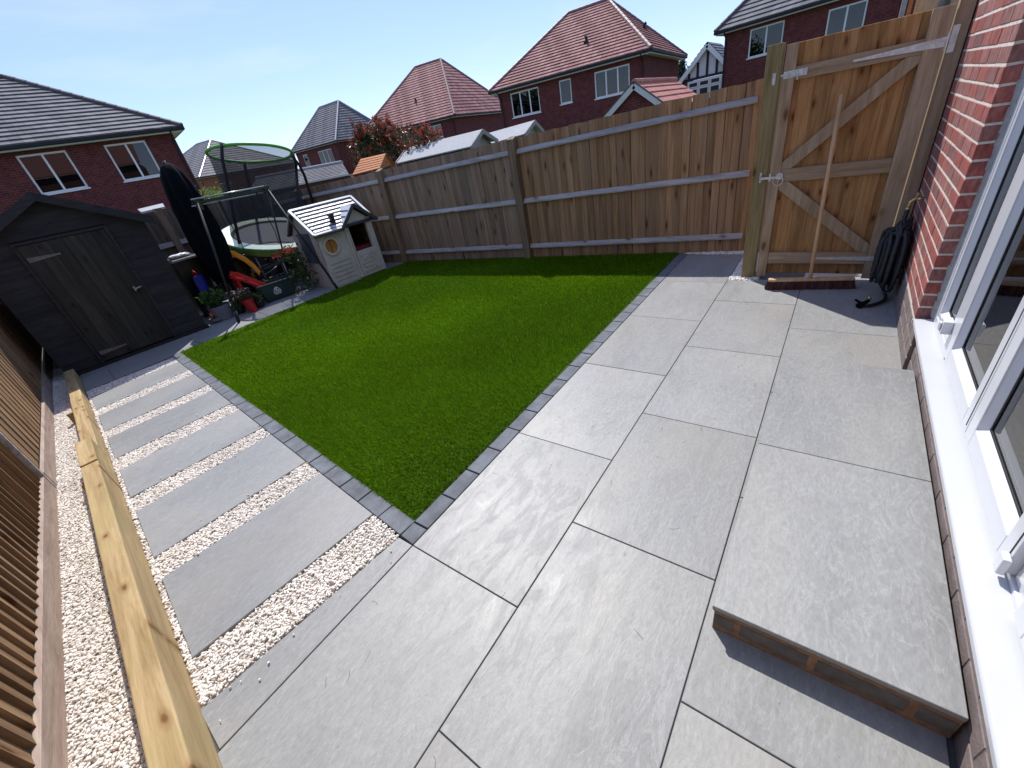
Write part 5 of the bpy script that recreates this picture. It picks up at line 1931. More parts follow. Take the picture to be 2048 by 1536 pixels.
plant('potted_plant', 'little orange flowers in a low grey bowl against the shed wall', 'plant', (1.325, 5.66), [(.05, 0), (.085, .03), (.09, .065), (.08, .065), (.05, .05)], 'greypot', (1.325, 5.66, .11, .05, .05, .035), 'leaf', 50, .03, 24, extra=(60, .022, 'floworange', 'flowers'))
plant('potted_plant', 'black pot with trailing dark leaves behind the red pot', 'plant', (1.90, 5.52), [(.07, 0), (.08, .06), (.095, .11), (.085, .11), (.05, .09)], 'blackplastic', (1.90, 5.52, .16, .11, .09, .06), 'photgreen', 160, .05, 25)
fl = thing('flowering_shrub', 'red and orange flowers pressed against the left side of the playhouse', 'plant', (2.70, 5.35, 0))
MB().leaves(420, lambda r: (2.66 + r.gauss(0, .10), 5.38 + r.gauss(0, .13), .42 + r.uniform(-.40, .22)), .06, .5, 31).build('foliage', 'photgreen', fl, fix=False)
MB().leaves(60, lambda r: (2.62 + r.gauss(0, .05), 5.32 + r.gauss(0, .05), .66 + r.uniform(-.05, .06)), .045, .9, 32).build('flowers', 'floworange', fl, fix=False)
MB().leaves(40, lambda r: (2.44 + r.gauss(0, .08), 5.35 + r.gauss(0, .05), .64 + r.uniform(-.04, .04)), .035, .9, 33).build('flowers', 'flowred', fl, fix=False)
st_ = MB()
for k in range(8):
    st_.tube([(2.68 + rnd.uniform(-.04, .04), 5.38, 0), (2.62 + rnd.uniform(-.12, .1), 5.35, .62)], .005, 5)
st_.build('stem', 'leaf', fl)

# round wire fire basket under the trampoline edge
fp_ = thing('fire_basket', 'round black wire basket rim catching light below the trampoline', 'basket', (2.42, 5.95, 0))
C0 = Vector((2.42, 5.98, .40))


def fpt2(r, a, dz=0):
    return C0 + Vector((r * math.cos(a), r * math.sin(a), dz + .06 * math.cos(a)))


MB().tube([fpt2(.21, 2 * math.pi * k / 28) for k in range(28)], .009, 6, closed=True).build('rim', 'bluefelt', fp_)
MB().tube([fpt2(.17, 2 * math.pi * k / 28, -.07) for k in range(28)], .007, 6, closed=True).build('hoop', 'bluefelt', fp_)
wr = MB()
for k in range(18):
    a = 2 * math.pi * k / 18
    wr.tube([fpt2(.21, a), fpt2(.17, a, -.07), fpt2(.10, a, -.14)], .004, 5)
wr.build('wires', 'bluefelt', fp_)
for k in range(3):
    a = 2 * math.pi * k / 3
    MB().tube([fpt2(.15, a, -.10), (C0.x + .2 * math.cos(a), C0.y + .2 * math.sin(a), 0)], .008, 6).build('leg', 'bluefelt', fp_)
bm_ = bmesh.new()
bmesh.ops.create_icosphere(bm_, subdivisions=2, radius=.045)
me_ = bpy.data.meshes.new('toy_ball')
for v in bm_.verts:
    v.co.z *= .85
bm_.to_mesh(me_)
bm_.free()
me_.materials.append(MAT['bag'])
tag(smoothed(place('toy_ball', me_, (2.60, 5.58, .04))), 'small pale ball on the paving beside the green box', 'ball')

# ------------------------------------------------------------------ neighbouring houses
def uvwall(mb, uvl, P, d, s0, s1, z0, z1):
    mb.add([P + d * s0 + Vector((0, 0, z0)), P + d * s1 + Vector((0, 0, z0)), P + d * s1 + Vector((0, 0, z1)), P + d * s0 + Vector((0, 0, z1))], [(0, 1, 2, 3)])
    uvl += [(s0, z0), (s1, z0), (s1, z1), (s0, z1)]


def wall_obj(P, d, L, z0, z1, holes, nrm, parent, mat='farbrick', rev=0.09):
    """wall face with openings, reveals going back along -nrm"""
    mb = MB()
    uvl = []
    us = sorted({0, L} | {h[0] for h in holes} | {h[1] for h in holes})
    zs = sorted({z0, z1} | {h[2] for h in holes} | {h[3] for h in holes})
    for a, b in zip(us[:-1], us[1:]):
        for c, e in zip(zs[:-1], zs[1:]):
            m_ = ((a + b) / 2, (c + e) / 2)
            if any(h[0] < m_[0] < h[1] and h[2] < m_[1] < h[3] for h in holes):
                continue
            uvwall(mb, uvl, P, d, a, b, c, e)
    bk = nrm * -rev
    for h in holes:
        q = [(h[0], h[2]), (h[1], h[2]), (h[1], h[3]), (h[0], h[3])]
        for i in range(4):
            p0, p1 = q[i], q[(i + 1) % 4]
            A_ = P + d * p0[0] + Vector((0, 0, p0[1]))
            B_ = P + d * p1[0] + Vector((0, 0, p1[1]))
            mb.add([A_, B_, B_ + bk, A_ + bk], [(0, 1, 2, 3)])
            uvl += [(p0[0], p0[1]), (p1[0], p1[1]), (p1[0] + .09, p1[1]), (p0[0] + .09, p0[1])]
    a = np.array([tuple(v) for v in mb.V])
    org = ((a.min(0) + a.max(0)) / 2).tolist()
    me = mb.mesh('wall', org)
    ul = me.uv_layers.new(name='uv')
    ul.data.foreach_set('uv', np.array(uvl).ravel())
    me.materials.append(MAT[mat])
    return place('wall', me, org, parent)


def window(P, d, nrm, u0, u1, z0, z1, n, parent, glass='winglass', curtain=0.0, openleaf=-1):
    """white framed window with n lights set into the wall"""
    fw = 0.065
    fr = MB()
    Z = Vector((0, 0, 1))
    base = P - nrm * 0.035

    def fb_(a, b, c, e, t0=0.0, t1=0.05, mb=None):
        q = [base + d * a + Z * c + nrm * t0, base + d * b + Z * c + nrm * t0, base + d * b + Z * c - nrm * t1, base + d * a + Z * c - nrm * t1]
        q2 = [p + Z * (e - c) for p in q]
        (mb or fr).hexa(q, q2)
    fb_(u0, u1, z0, z0 + fw)
    fb_(u0, u1, z1 - fw, z1)
    fb_(u0, u0 + fw, z0 + fw, z1 - fw)
    fb_(u1 - fw, u1, z0 + fw, z1 - fw)
    stops = [u0 + (u1 - u0) * k / n for k in range(n + 1)]
    for k in range(1, n):
        fb_(stops[k] - fw * .55, stops[k] + fw * .55, z0 + fw, z1 - fw)
    f = fr.build('window', 'whiteframe', parent)
    for k in range(n):
        a = stops[k] + (fw if k == 0 else fw * .55)
        b = stops[k + 1] - (fw if k == n - 1 else fw * .55)
        pm = MB()
        fb_(a, b, z0 + fw, z1 - fw, -.028, .034, pm)
        pm.build('pane', glass, f)
    sm_ = MB()
    q = [P + d * (u0 - .05) + Z * (z0 - .05) - nrm * .03, P + d * (u1 + .05) + Z * (z0 - .05) - nrm * .03, P + d * (u1 + .05) + Z * (z0 - .05) + nrm * .05, P + d * (u0 - .05) + Z * (z0 - .05) + nrm * .05]
    sm_.hexa(q, [p + Z * .048 for p in q])
    sm_.build('sill', 'whiteframe', f)
    # flat dark sheet standing in for the unlit room, then curtain edges
    bkm = MB()
    q = [base + d * (u0 + .02) + Z * (z0 + .02) - nrm * .35, base + d * (u1 - .02) + Z * (z0 + .02) - nrm * .35, base + d * (u1 - .02) + Z * (z1 - .02) - nrm * .35, base + d * (u0 + .02) + Z * (z1 - .02) - nrm * .35]
    bkm.add(q, [(0, 1, 2, 3)])
    bkm.build('room', 'dark', f, fix=False)
    if curtain:
        cm = MB()
        for (ca, cb) in ((u0 + .05, u0 + .05 + (u1 - u0) * curtain), (u1 - .05 - (u1 - u0) * curtain, u1 - .05)):
            m_ = 10
            for k in range(m_):
                x0_, x1_ = ca + (cb - ca) * k / m_, ca + (cb - ca) * (k + 1) / m_
                o0, o1 = .12 + .02 * (k % 2), .12 + .02 * ((k + 1) % 2)
                cm.add([base + d * x0_ + Z * (z0 + .03) - nrm * o0, base + d * x1_ + Z * (z0 + .03) - nrm * o1, base + d * x1_ + Z * (z1 - .03) - nrm * o1, base + d * x0_ + Z * (z1 - .03) - nrm * o0], [(0, 1, 2, 3)])
        cm.build('curtain', 'blind', f, fix=False)
    return f


def tileplane(E0, E1, R1, R0, gauge, tw, mat, parent, seed=0, lift=.055):
    r = np.random.default_rng(seed)
    rl = ((R0 + R1) / 2 - (E0 + E1) / 2).length
    n = max(2, round(rl / gauge))
    nn = (E1 - E0).cross(R0 - E0).normalized()
    if nn.z < 0:
        nn = -nn
    for k in range(n):
        t0, t1 = k / n, min((k + 1.12) / n, 1)
        a0, a1 = E0.lerp(R0, t0), E1.lerp(R1, t0)
        b0, b1 = E0.lerp(R0, t1), E1.lerp(R1, t1)
        L = (a1 - a0).length
        m_ = max(1, round(L / tw))
        off = .5 * (k % 2)
        cuts = [0] + [(j + off) / m_ for j in range(0 if off else 1, m_)] + [1]
        mb = MB()
        for j in range(len(cuts) - 1):
            c0, c1 = cuts[j], cuts[j + 1]
            g_ = min(.004 / max(L, .1), (c1 - c0) * .2)
            c0 += g_
            c1 -= g_
            l_ = lift + float(r.uniform(-.003, .004))
            p = [a0.lerp(a1, c0), a0.lerp(a1, c1), b0.lerp(b1, c1), b0.lerp(b1, c0)]
            top = [p[0] + nn * l_, p[1] + nn * l_, p[2] + nn * .004, p[3] + nn * .004]
            mb.add([p[0], p[1]] + top, [(0, 1, 3, 2), (2, 3, 4, 5)])
        mb.build('tile_course', mat, parent, fix=False)


def caps(a, b, parent, mat='caps', nm='hip_cap', r=.11):
    L = (b - a).length
    n = max(2, round(L / .42))
    mb = MB()
    for k in range(n):
        p, q = a.lerp(b, k / n), a.lerp(b, (k + 1.06) / n if k < n - 1 else 1)
        mb.tube([p, q], [r * 1.06, r * .94], 8)
    mb.build(nm, mat, parent)


def hip_house(name, label, c, yaw, L, W, rise, ins, ze, zg, tile, wins, flip=1, side_wins=(), gauge=.285, tw=.32, brick='farbrick', capm='caps', vents=(), extra=None, cover=1.0):
    yaw = math.radians(yaw)
    u = Vector((math.cos(yaw), math.sin(yaw), 0))
    v = Vector((u.y, -u.x, 0)) * flip
    C0 = Vector((c[0], c[1], 0))

    def g(a, b, z):
        return C0 + u * a + v * b + Vector((0, 0, z))
    h = thing(name, label, 'house', g(L / 2, W / 2, zg))
    o = .35
    zt = ze - .02
    # walls (front, right side, back, left)
    wall_obj(g(o, o, 0), u, L - 2 * o, zg, zt, [(a - o, b - o, c_, d_) for a, b, c_, d_, *_ in wins], -v, h, brick)
    wall_obj(g(o, o, 0), v, W - 2 * o, zg, zt, [(a, b, c_, d_) for a, b, c_, d_, *_ in side_wins], -u, h, brick)
    wall_obj(g(o, W - o, 0), u, L - 2 * o, zg, zt, [], v, h, brick)
    wall_obj(g(L - o, o, 0), v, W - 2 * o, zg, zt, [], u, h, brick)
    for wdw in wins:
        window(g(0, o, 0), u, -v, wdw[0], wdw[1], wdw[2], wdw[3], wdw[4], h, curtain=(wdw[5] if len(wdw) > 5 else 0))
        # brick head course on edge
    for wdw in side_wins:
        window(g(o, o, 0), v, -u, wdw[0], wdw[1], wdw[2], wdw[3], wdw[4], h)
    # soffit + fascia + gutter
    MB().hexa([g(.03, .03, zt), g(L - .03, .03, zt), g(L - .03, W - .03, zt), g(.03, W - .03, zt)], [g(.03, .03, zt + .02), g(L - .03, .03, zt + .02), g(L - .03, W - .03, zt + .02), g(.03, W - .03, zt + .02)]).build('soffit', 'fascia', h)
    fa = MB()
    gu = MB()
    for (a, b) in ((g(0, 0, 0), g(L, 0, 0)), (g(0, 0, 0), g(0, W, 0)), (g(L, 0, 0), g(L, W, 0))):
        fa.bar(a + Vector((0, 0, ze + .03)), b + Vector((0, 0, ze + .03)), .03, .13)
        dd = (b - a).normalized()
        cen_ = g(L / 2, W / 2, 0)
        out = ((a + b) / 2 - cen_)
        out = out - dd * out.dot(dd)
        out.normalize()
        gu.bar(a + out * .06 - dd * .06 + Vector((0, 0, ze + .085)), b + out * .06 + dd * .06 + Vector((0, 0, ze + .085)), .12, .14)
    fa.build('fascia', 'fascia', h)
    gu.build('gutter', 'gutter', h, bevel=.03)
    zr = ze + .14
    e = [g(-.05, -.05, zr), g(L + .05, -.05, zr), g(L + .05, W + .05, zr), g(-.05, W + .05, zr)]
    r1, r2 = g(ins, W / 2, ze + rise), g(L - ins, W / 2, ze + rise)
    rfm = MB()
    dn = Vector((0, 0, -.03))
    rfm.add([p + dn for p in e] + [r1 + dn, r2 + dn], [(0, 1, 5, 4), (1, 2, 5), (2, 3, 4, 5), (3, 0, 4), (3, 2, 1, 0)])
    roof = rfm.build('roof', 'tileedge', h)
    tileplane(e[0], e[1], r2, r1, gauge, tw, tile, roof, 1)
    tileplane(e[3], e[0], r1, r1, gauge, tw, tile, roof, 2)
    tileplane(e[1], e[2], r2, r2, gauge, tw, tile, roof, 3)
    tileplane(e[2], e[3], r1, r2, gauge, tw, tile, roof, 4)
    up = Vector((0, 0, .02))
    caps(e[0] + up, r1 + up, roof, capm)
    caps(e[3] + up, r1 + up, roof, capm)
    caps(e[1] + up, r2 + up, roof, capm)
    caps(e[2] + up, r2 + up, roof, capm)
    caps(r1 + up, r2 + up, roof, capm, 'ridge_cap')
    for (a, b, side) in vents:
        # b = height fraction up the slope of the front or right plane
        p = g(a, W / 2 * b, zr + (rise - .14) * b) if side == 'f' else g(ins * b, a, zr + (rise - .14) * b)
        dr_ = -v if side == 'f' else -u
        m_ = MB()
        m_.tube([p, p + Vector((0, 0, .22)), p + Vector((0, 0, .30)) + dr_ * .12], .075, 8)
        m_.box(p.x - .12, p.x + .12, p.y - .12, p.y + .12, p.z - .04, p.z + .08)
        m_.build('roof_vent', 'gutter', roof)
    # downpipes at the two front corners
    for a in (o + .10, L - o - .15):
        m_ = MB()
        m_.tube([g(a, -.03, ze + .05), g(a, .0, ze - .08), g(a, o - .05, ze - .30), g(a, o - .05, zg)], .034, 8)
        m_.build('downpipe', 'gutter', h)
    return h, g


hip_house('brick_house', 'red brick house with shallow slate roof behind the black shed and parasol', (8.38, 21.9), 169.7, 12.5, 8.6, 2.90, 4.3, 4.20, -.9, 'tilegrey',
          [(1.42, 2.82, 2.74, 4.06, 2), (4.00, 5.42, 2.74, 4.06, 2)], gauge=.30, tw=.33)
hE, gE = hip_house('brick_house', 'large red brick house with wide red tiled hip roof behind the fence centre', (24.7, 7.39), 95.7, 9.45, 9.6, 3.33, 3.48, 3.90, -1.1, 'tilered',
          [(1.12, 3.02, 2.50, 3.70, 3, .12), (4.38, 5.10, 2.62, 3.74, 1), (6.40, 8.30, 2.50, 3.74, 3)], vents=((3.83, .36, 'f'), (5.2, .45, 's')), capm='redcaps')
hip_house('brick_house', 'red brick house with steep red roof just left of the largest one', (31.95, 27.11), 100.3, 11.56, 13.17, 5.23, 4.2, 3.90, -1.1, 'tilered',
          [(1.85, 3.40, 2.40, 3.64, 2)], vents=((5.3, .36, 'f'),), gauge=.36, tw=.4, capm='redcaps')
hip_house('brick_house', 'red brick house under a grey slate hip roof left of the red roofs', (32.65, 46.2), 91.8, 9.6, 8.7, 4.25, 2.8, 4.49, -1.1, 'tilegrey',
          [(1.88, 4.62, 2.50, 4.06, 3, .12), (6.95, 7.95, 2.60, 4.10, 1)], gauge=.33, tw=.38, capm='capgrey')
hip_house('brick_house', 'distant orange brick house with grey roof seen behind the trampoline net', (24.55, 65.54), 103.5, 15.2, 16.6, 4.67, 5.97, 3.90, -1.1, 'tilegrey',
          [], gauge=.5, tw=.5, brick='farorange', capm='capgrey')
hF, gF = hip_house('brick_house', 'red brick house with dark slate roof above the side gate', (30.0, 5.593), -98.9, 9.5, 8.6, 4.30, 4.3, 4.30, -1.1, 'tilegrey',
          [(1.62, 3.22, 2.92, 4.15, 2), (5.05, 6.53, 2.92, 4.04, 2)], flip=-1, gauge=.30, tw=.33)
dp = MB().tube([gF(7.86, .25, 4.3), gF(7.86, .25, -1)], .10, 8).build('downpipe', 'sealant', hF)

# small half-timbered gable house between the two
tg = thing('gabled_house', 'white half timbered gable with bay window between two brick houses', 'house', (42.5, 8.8, -1))


def tgp(y, z, x=42.0):
    return Vector((x, y, z))


gable = [(10.75, 2.95), (6.95, 2.95), (8.83, 4.72)]
MB().loft([tgp(y, z) for y, z in gable], [tgp(y, z, 42.25) for y, z in gable]).build('gable', 'render', tg)
for y in (10.15, 9.50, 8.80, 8.10, 7.45):
    zt_ = 2.95 + (4.72 - 2.95) * (1 - abs(y - 8.83) / 1.9) - .12
    if zt_ > 3.05:
        MB().box(41.96, 41.999, y - .09, y + .09, 2.98, zt_).build('timber', 'timber', tg)
MB().box(41.955, 41.998, 6.95, 10.75, 2.86, 3.04).build('timber', 'timber', tg)
MB().box(42.1, 46, 6.8, 10.7, -1.1, 2.85).build('wall', 'farbrick', tg)
by = MB().box(41.6, 42.09, 7.55, 10.15, -1.1, 2.82).build('bay', 'render', tg)
for k in range(3):
    y0 = 7.68 + k * .82
    for (z0, z1) in ((2.36, 2.74), (1.2, 2.28)):
        fr_ = MB().box(41.555, 41.598, y0, y0 + .74, z0, z1).build('window', 'whiteframe', tg)
        MB().box(41.54, 41.554, y0 + .08, y0 + .66, z0 + .07, z1 - .07).build('pane', 'winglass', fr_).data.materials[0] = MAT['dark']
for (ya, yb2) in ((11.1, 8.83), (6.6, 8.83)):
    A0, A1 = Vector((41.7, ya, 2.62)), Vector((41.7, yb2, 4.92))
    MB().bar(A0, A1, .06, .30, up=(0, 0, 1)).build('barge_board', 'whiteframe', tg)
    dnz = Vector((4.4, 0, 0))
    q = [A0 + Vector((0, 0, .14)), A0 + dnz + Vector((0, 0, .14)), A1 + dnz + Vector((0, 0, .14)), A1 + Vector((0, 0, .14))]
    ro = MB().hexa(q, [p + Vector((0, 0, .06)) for p in q]).build('roof', 'tileedge', tg)
    tileplane(q[0] + Vector((0, 0, .065)), q[1] + Vector((0, 0, .065)), q[2] + Vector((0, 0, .065)), q[3] + Vector((0, 0, .065)), .33, .35, 'tilegrey', ro, 5)

# small gabled outbuilding in front of the large house
pg = thing('garage', 'small brick gable with bright terracotta tiles and white barge boards behind the fence', 'garage', (17.3, 4.5, -1))
ax, az = 4.64, 2.31
yl, yr, zl = 5.85, 3.52, 1.50
gpts = [(yl - .12, -1.1), (yr + .12, -1.1), (yr + .12, zl), (ax, az - .10), (yl - .12, zl)]
vs_ = [Vector((15.32, y, z)) for y, z in gpts]
mb = MB()
mb.add(vs_, [(0, 1, 2, 3, 4)])
a_ = np.array(mb.V)
org = ((a_.min(0) + a_.max(0)) / 2).tolist()
me = mb.mesh('wall', org)
ul = me.uv_layers.new(name='uv')
ul.data.foreach_set('uv', np.array([(y, z) for y, z in gpts]).ravel())
me.materials.append(MAT['farbrick'])
place('wall', me, org, pg)
MB().box(15.33, 20.0, yr + .14, yl - .14, -1.1, zl - .02).build('side_wall', 'tileedge', pg)
RB = Vector((20.1, 4.76, 2.32))
RF = Vector((15.22, ax, az + .02))
for (ye, sgn) in ((yl, 1), (yr, -1)):
    EF = Vector((15.22, ye, zl - .04))
    EB = Vector((20.1, ye + .12, zl - .04))
    q = [EF, EB, RB, RF]
    ro = MB().hexa([p - Vector((0, 0, .05)) for p in q], q).build('roof', 'tileedge', pg)
    tileplane(q[0], q[1], q[2], q[3], .30, .33, 'tilebright', ro, 8, lift=.04)
    MB().bar(EF + Vector((-.03, 0, -.06)), RF + Vector((-.03, 0, -.06)), .04, .19).build('barge_board', 'fascia', pg)
    MB().bar(EF + Vector((-.035, 0, .045)), RF + Vector((-.035, 0, .045)), .06, .035).build('verge', 'caps', pg)
caps(RF + Vector((0, 0, .03)), RB + Vector((0, 0, .03)), pg, 'tilebright', 'ridge_cap', .09)

# long low roof with grey tiles behind the trampoline
lg = thing('low_building', 'long low outbuilding with pale grey tiled roof behind the trampoline net', 'building', (15, 26, -1))
q = [Vector((14.0, 31.2, 1.31)), Vector((14.0, 19.4, 1.37)), Vector((16.0, 22.5, 1.95)), Vector((16.0, 33.3, 2.16))]
ro = MB().hexa([p - Vector((0, 0, .06)) for p in q], q).build('roof', 'tileedge', lg)
tileplane(q[0], q[1], q[2], q[3], .38, .4, 'tilegrey', ro, 9, lift=.035)
MB().tube([q[3] + Vector((0, 0, .05)), q[2] + Vector((0, 0, .05))], .09, 8).build('ridge_cap', 'capgrey', lg)
MB().bar(q[0] + Vector((-.06, 0, -.02)), q[1] + Vector((-.06, 0, -.02)), .1, .08).build('gutter', 'fascia', lg)
MB().hexa([Vector((14.2, 31.2, -1.1)), Vector((14.2, 19.6, -1.1)), Vector((16.5, 22.6, -1.1)), Vector((16.5, 33.2, -1.1))], [Vector((14.2, 31.2, 1.25)), Vector((14.2, 19.6, 1.3)), Vector((16.5, 22.6, 1.3)), Vector((16.5, 33.2, 1.25))]).build('wall', 'farbrick', lg)

# neighbour's sheds over the fence
def feltshed(label, R0, R1, xf, yf0, yf1, zf, xb, zb):
    """ridge R0-R1; front eaves at xf (y yf0..yf1, height zf); rear eaves xb"""
    t_ = thing('neighbour_shed', label, 'shed', ((xf + xb) / 2, (yf0 + yf1) / 2, 0), 'grey felted sheds over the fence')
    R0, R1 = Vector(R0), Vector(R1)
    F0, F1 = Vector((xf, yf0, zf[0])), Vector((xf, yf1, zf[1]))
    B0, B1 = Vector((xb, yf0 + .35, zb)), Vector((xb, yf1 + .35, zb))
    up_ = Vector((0, 0, .022))
    MB().hexa([F0, F1, R1, R0], [p + up_ for p in (F0, F1, R1, R0)]).build('roof', 'felt', t_)
    MB().hexa([B0, B1, R1, R0], [p + up_ for p in (B0, B1, R1, R0)]).build('roof', 'felt', t_)
    yo = Vector((0, -.02, 0))
    for E_ in (F1, B1):
        MB().bar(E_ + yo - Vector((0, 0, .015)), R1 + yo - Vector((0, 0, .015)), .03, .085).build('barge_board', 'shedpale', t_)
    for E_ in (F0,):
        MB().bar(E_ - yo + Vector((0, 0, .015)), R0 - yo + Vector((0, 0, .015)), .03, .05).build('barge_board', 'shedpale', t_)
    i_ = Vector((0, .10, -.03))
    s1, s2, s3 = F1 + i_ + Vector((.08, 0, 0)), R1 + i_, B1 + i_ - Vector((.08, 0, 0))
    e1, e2, e3 = F0 - i_ * 1 + Vector((.08, 0, -.06)), R0 - Vector((0, .1, .03)), B0 + Vector((-.08, -.1, -.03))
    m_ = MB()
    gnd = lambda p: Vector((p.x, p.y, -.05))
    m_.loft([gnd(s1), s1, s2, s3, gnd(s3)], [gnd(e1), e1, e2, e3, gnd(e3)])
    m_.build('wall', 'shedpale', t_)
    return t_


feltshed('longer grey felted shed roof over the fence beside the red-leaved bush', (7.5, 7.48, 1.735), (7.5, 5.08, 1.765), 6.8, 7.22, 4.894, (1.463, 1.501), 8.2, 1.52)
feltshed('shorter grey felted shed roof over the fence below the large house', (9.0, 6.06, 1.70), (9.0, 4.69, 1.755), 8.3, 5.6, 4.556, (1.465, 1.527), 9.7, 1.525)
cs = thing('neighbour_shed', 'pale grey roof edge over the back fence between the shed and the parasol', 'shed', (1.9, 8.7, 0), 'grey felted sheds over the fence')
q = [Vector((1.86, 8.2, 1.543)), Vector((2.22, 8.2, 1.553)), Vector((2.32, 8.55, 1.612)), Vector((1.92, 8.55, 1.596))]
MB().hexa([p - Vector((0, 0, .03)) for p in q], q).build('roof', 'felt', cs)
MB().box(1.92, 2.20, 8.26, 8.6, -.05, 1.49).build('wall', 'shedpale', cs)
oh = thing('play_tower', 'small orange wooden pitched roof of a play tower over the fence', 'play tower', (6.1, 7.1, 0))
R0, R1 = Vector((6.1, 7.563, 1.70)), Vector((6.1, 6.668, 1.70))
F0, F1 = Vector((5.7, 7.50, 1.425)), Vector((5.7, 6.503, 1.455))
B0, B1 = Vector((6.5, 7.8, 1.47)), Vector((6.5, 6.96, 1.48))
for (E0_, E1_) in ((F0, F1), (B0, B1)):
    for k in range(6):
        t0, t1 = k / 6, (k + 1) / 6 + .03
        a, b = E0_.lerp(R0, t0), E1_.lerp(R1, t0)
        c_, d_ = E1_.lerp(R1, min(t1, 1)), E0_.lerp(R0, min(t1, 1))
        u_ = Vector((0, 0, .016))
        MB().hexa([a, b, c_, d_], [a + u_, b + u_, c_ + u_ * .3, d_ + u_ * .3]).build('roof_board', 'orangewood', oh)
MB().loft([F1 + Vector((.03, .04, -.01)), R1 + Vector((0, .04, -.02)), B1 + Vector((-.03, .04, -.01))], [F1 + Vector((.03, .06, -.01)), R1 + Vector((0, .06, -.02)), B1 + Vector((-.03, .06, -.01))]).build('gable', 'orangewood', oh)
for p in (F0, F1, B0, B1):
    MB().box(p.x - .03, p.x + .03, p.y - .03, p.y + .03, -.05, p.z - .02).build('leg', 'orangewood', oh)

# sawn timber and sheets stacked beyond the gate
ts = thing('timber_stack', 'sunlit pale plywood sheets and a grey cloth leaning beyond the gate', 'timber', (5.8, -2.3, 0))
MB().hexa([(5.62, -1.80, 0), (5.62, -1.60, 0), (5.64, -1.60, 0), (5.64, -1.80, 0)], [(5.78, -1.80, 2.25), (5.78, -1.60, 2.25), (5.80, -1.60, 2.25), (5.80, -1.80, 2.25)]).build('sheet', 'ply', ts)
MB().hexa([(5.55, -2.02, 0), (5.55, -1.815, 0), (5.57, -1.815, 0), (5.57, -2.02, 0)], [(5.70, -2.02, 2.05), (5.70, -1.815, 2.05), (5.72, -1.815, 2.05), (5.72, -2.02, 2.05)]).build('sheet', 'ply', ts)
MB().box(5.66, 5.70, -1.575, -1.545, 0, 2.3).build('post', 'orangewood', ts)
MB().box(5.66, 5.72, -1.525, -1.495, 0, 2.3).build('post', 'sealant', ts)
cl = MB()
for k in range(10):
    t0, t1 = k / 10, (k + 1) / 10
    f = lambda t: Vector((5.52 + .04 * math.sin(9 * t), -1.68 - .14 * t, 2.02 - .45 * (1 - t) ** 2 + .03 * math.sin(14 * t)))
    a, b = f(t0), f(t1)
    cl.add([a, b, b - Vector((-.05, .02, .55)), a - Vector((-.05, .02, .55))], [(0, 1, 2, 3)])
cl.build('cloth', 'tarp', ts, fix=False)

# ------------------------------------------------------------------ bushes and trees
def lobes(r, L):
    c = r.choice(L)
    while True:
        a, b, d = r.gauss(0, .5), r.gauss(0, .5), r.gauss(0, .5)
        if a * a + b * b + d * d < 1.2:
            return Vector((c[0] + a * c[3], c[1] + b * c[4], c[2] + d * c[5]))


pb = thing('photinia_bush', 'tall photinia bush with red young leaves over the fence', 'bush', (7.6, 8.2, 0))
PL = [(7.6, 9.35, 1.75, .35, .45, .50), (7.6, 8.75, 1.85, .40, .45, .55), (7.7, 8.1, 1.75, .4, .50, .55), (7.6, 7.35, 1.65, .4, .55, .50), (7.6, 6.85, 1.62, .35, .40, .42), (7.6, 8.3, 2.05, .35, .3, .38), (7.5, 9.0, 2.1, .3, .25, .34)]
MB().leaves(4200, lambda r: lobes(r, PL), .095, .38, 41, .5).build('foliage', 'photgreen', pb, fix=False)


shm = MB()
rs2 = random.Random(42)
for k in range(380):
    base = lobes(rs2, PL)
    base.z = max(base.z, 1.45)
    up_ = Vector((rs2.gauss(0, .28) - .10, rs2.gauss(0, .28), 1)).normalized()
    Ls = rs2.uniform(.08, .26)
    for j in range(22):
        t_ = rs2.random() ** .7
        p = base + up_ * (Ls * t_)
        a = rs2.uniform(0, 6.28)
        d = (up_ * rs2.uniform(.3, 1.0) + Vector((math.cos(a), math.sin(a), 0)) * rs2.uniform(.4, .9)).normalized()
        q = d.cross(Vector((rs2.gauss(0, 1), rs2.gauss(0, 1), rs2.gauss(0, 1)))).normalized()
        L = rs2.uniform(.05, .095)
        shm.add([p, p + d * L * .5 + q * L * .2, p + d * L, p + d * L * .5 - q * L * .2], [(0, 1, 2), (0, 2, 3)])
shm.build('young_leaves', 'photinia', pb, fix=False)
st_ = MB()
for k in range(9):
    l = PL[k % len(PL)]
    st_.tube([(7.65, 8.2 + rnd.uniform(-.4, .4), -.05), (7.65, (8.2 + l[1]) / 2, .9), (l[0], l[1], l[2] + .1)], [.03, .02, .008], 6)
st_.build('branches', 'bark', pb)

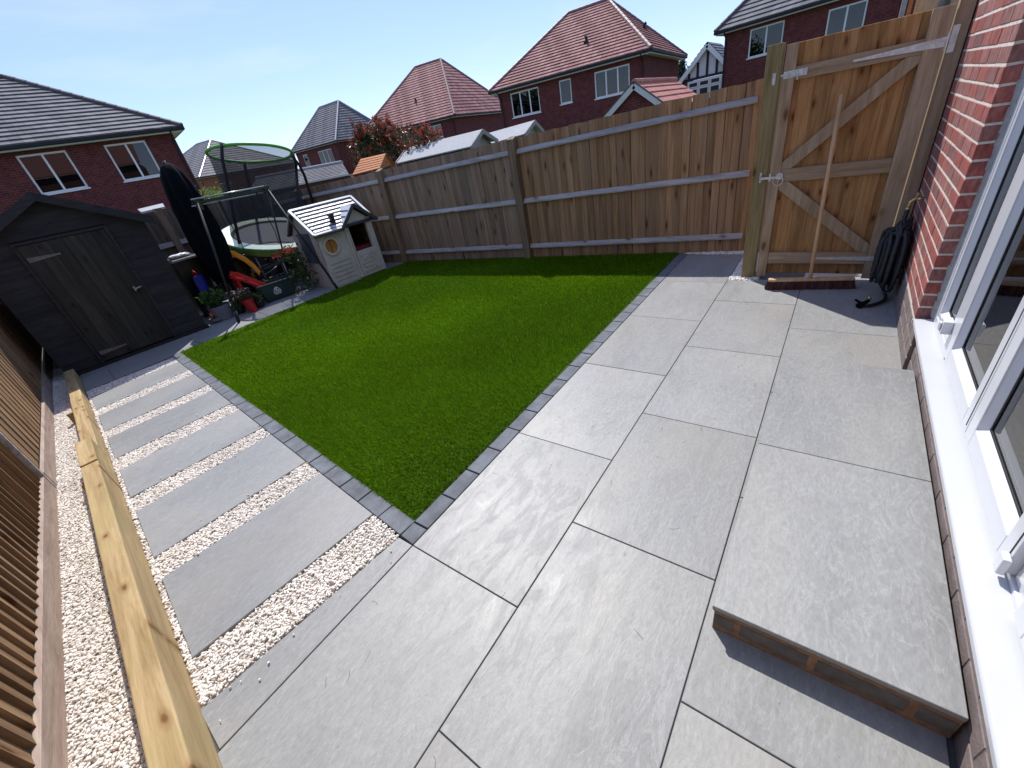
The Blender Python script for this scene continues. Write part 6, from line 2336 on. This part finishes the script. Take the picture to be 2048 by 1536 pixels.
lb = thing('lime_shrub', 'small lime green shrub tip over the back fence by the orange house', 'shrub', (4.95, 13.0, 0))
MB().leaves(700, lambda r: (4.95 + r.gauss(0, .22), 13.0 + r.gauss(0, .25), 1.5 + r.gauss(0, .13)), .09, .45, 51).build('foliage', 'limeleaf', lb, fix=False)
MB().tube([(4.95, 13, -.05), (4.95, 13, 1.4)], .02, 6).build('stem', 'bark', lb)
ct = thing('conifer_tree', 'dark conifer tree between the large red house and the half timbered gable', 'tree', (60, 15.7, -1))
MB().leaves(5000, lambda r: (lambda z: (60 + r.gauss(0, 1) * (5.9 - z) * .22, 15.9 + r.gauss(0, 1) * (5.9 - z) * .26, z))(5.6 - 6.4 * r.random() ** .8), .38, .3, 61, -.1).build('crown', 'pine', ct, fix=False)
MB().tube([(60, 15.9, -1), (60, 15.9, 5.4)], [.25, .04], 8).build('trunk', 'bark', ct)
# trees on the camera's side of the estate, seen only as reflections in the panes
for (x, y, h_, s_, lb_) in ((-24, -14, 9, 70, 'tallest leafy tree out of sight behind the house roof'), (-30, 6, 8, 71, 'leafy tree out of sight behind the left fence'), (-20, 30, 8, 73, 'leafy tree out of sight beyond the black shed')):
    t_ = thing('broad_tree', lb_, 'tree', (x, y, -1), 'trees behind the viewer')
    MB().leaves(3500, lambda r: lobes(r, [(x, y, h_ * .62, 2.6, 2.6, h_ * .36), (x + 1.4, y + 1, h_ * .5, 2.0, 2.2, h_ * .25), (x - 1.2, y - 1, h_ * .5, 2.0, 2.2, h_ * .25)]), .5, .6, s_).build('crown', 'leaf', t_, fix=False)
    MB().tube([(x, y, -1), (x, y, h_ * .5)], [.3, .15], 8).build('trunk', 'bark', t_)

# ------------------------------------------------------------------ small loose things on the patio
tw = MB()
rt_ = random.Random(77)
for k in range(60):
    x = rt_.uniform(-0.75, 3.2)
    y = rt_.uniform(-1.2, -0.03) if k % 4 else rt_.uniform(-1.75, -1.25)
    if 0.25 < x < 2.07 and y < -1.21:
        continue
    a = rt_.uniform(0, 6.28)
    L = rt_.uniform(.010, .030)
    bend = rt_.uniform(-1.6, 1.6)
    p = [Vector((x, y, .0022))]
    for j in range(5):
        a += bend / 5
        p.append(p[-1] + Vector((math.cos(a), math.sin(a), 0)) * L / 5 * 1.6)
    tw.tube(p, .00042, 4)
tag(tw.build('grass_clippings', 'bark', None, fix=False), 'dark hair-like grass fibres scattered over the grey slabs', 'debris', kind='stuff')
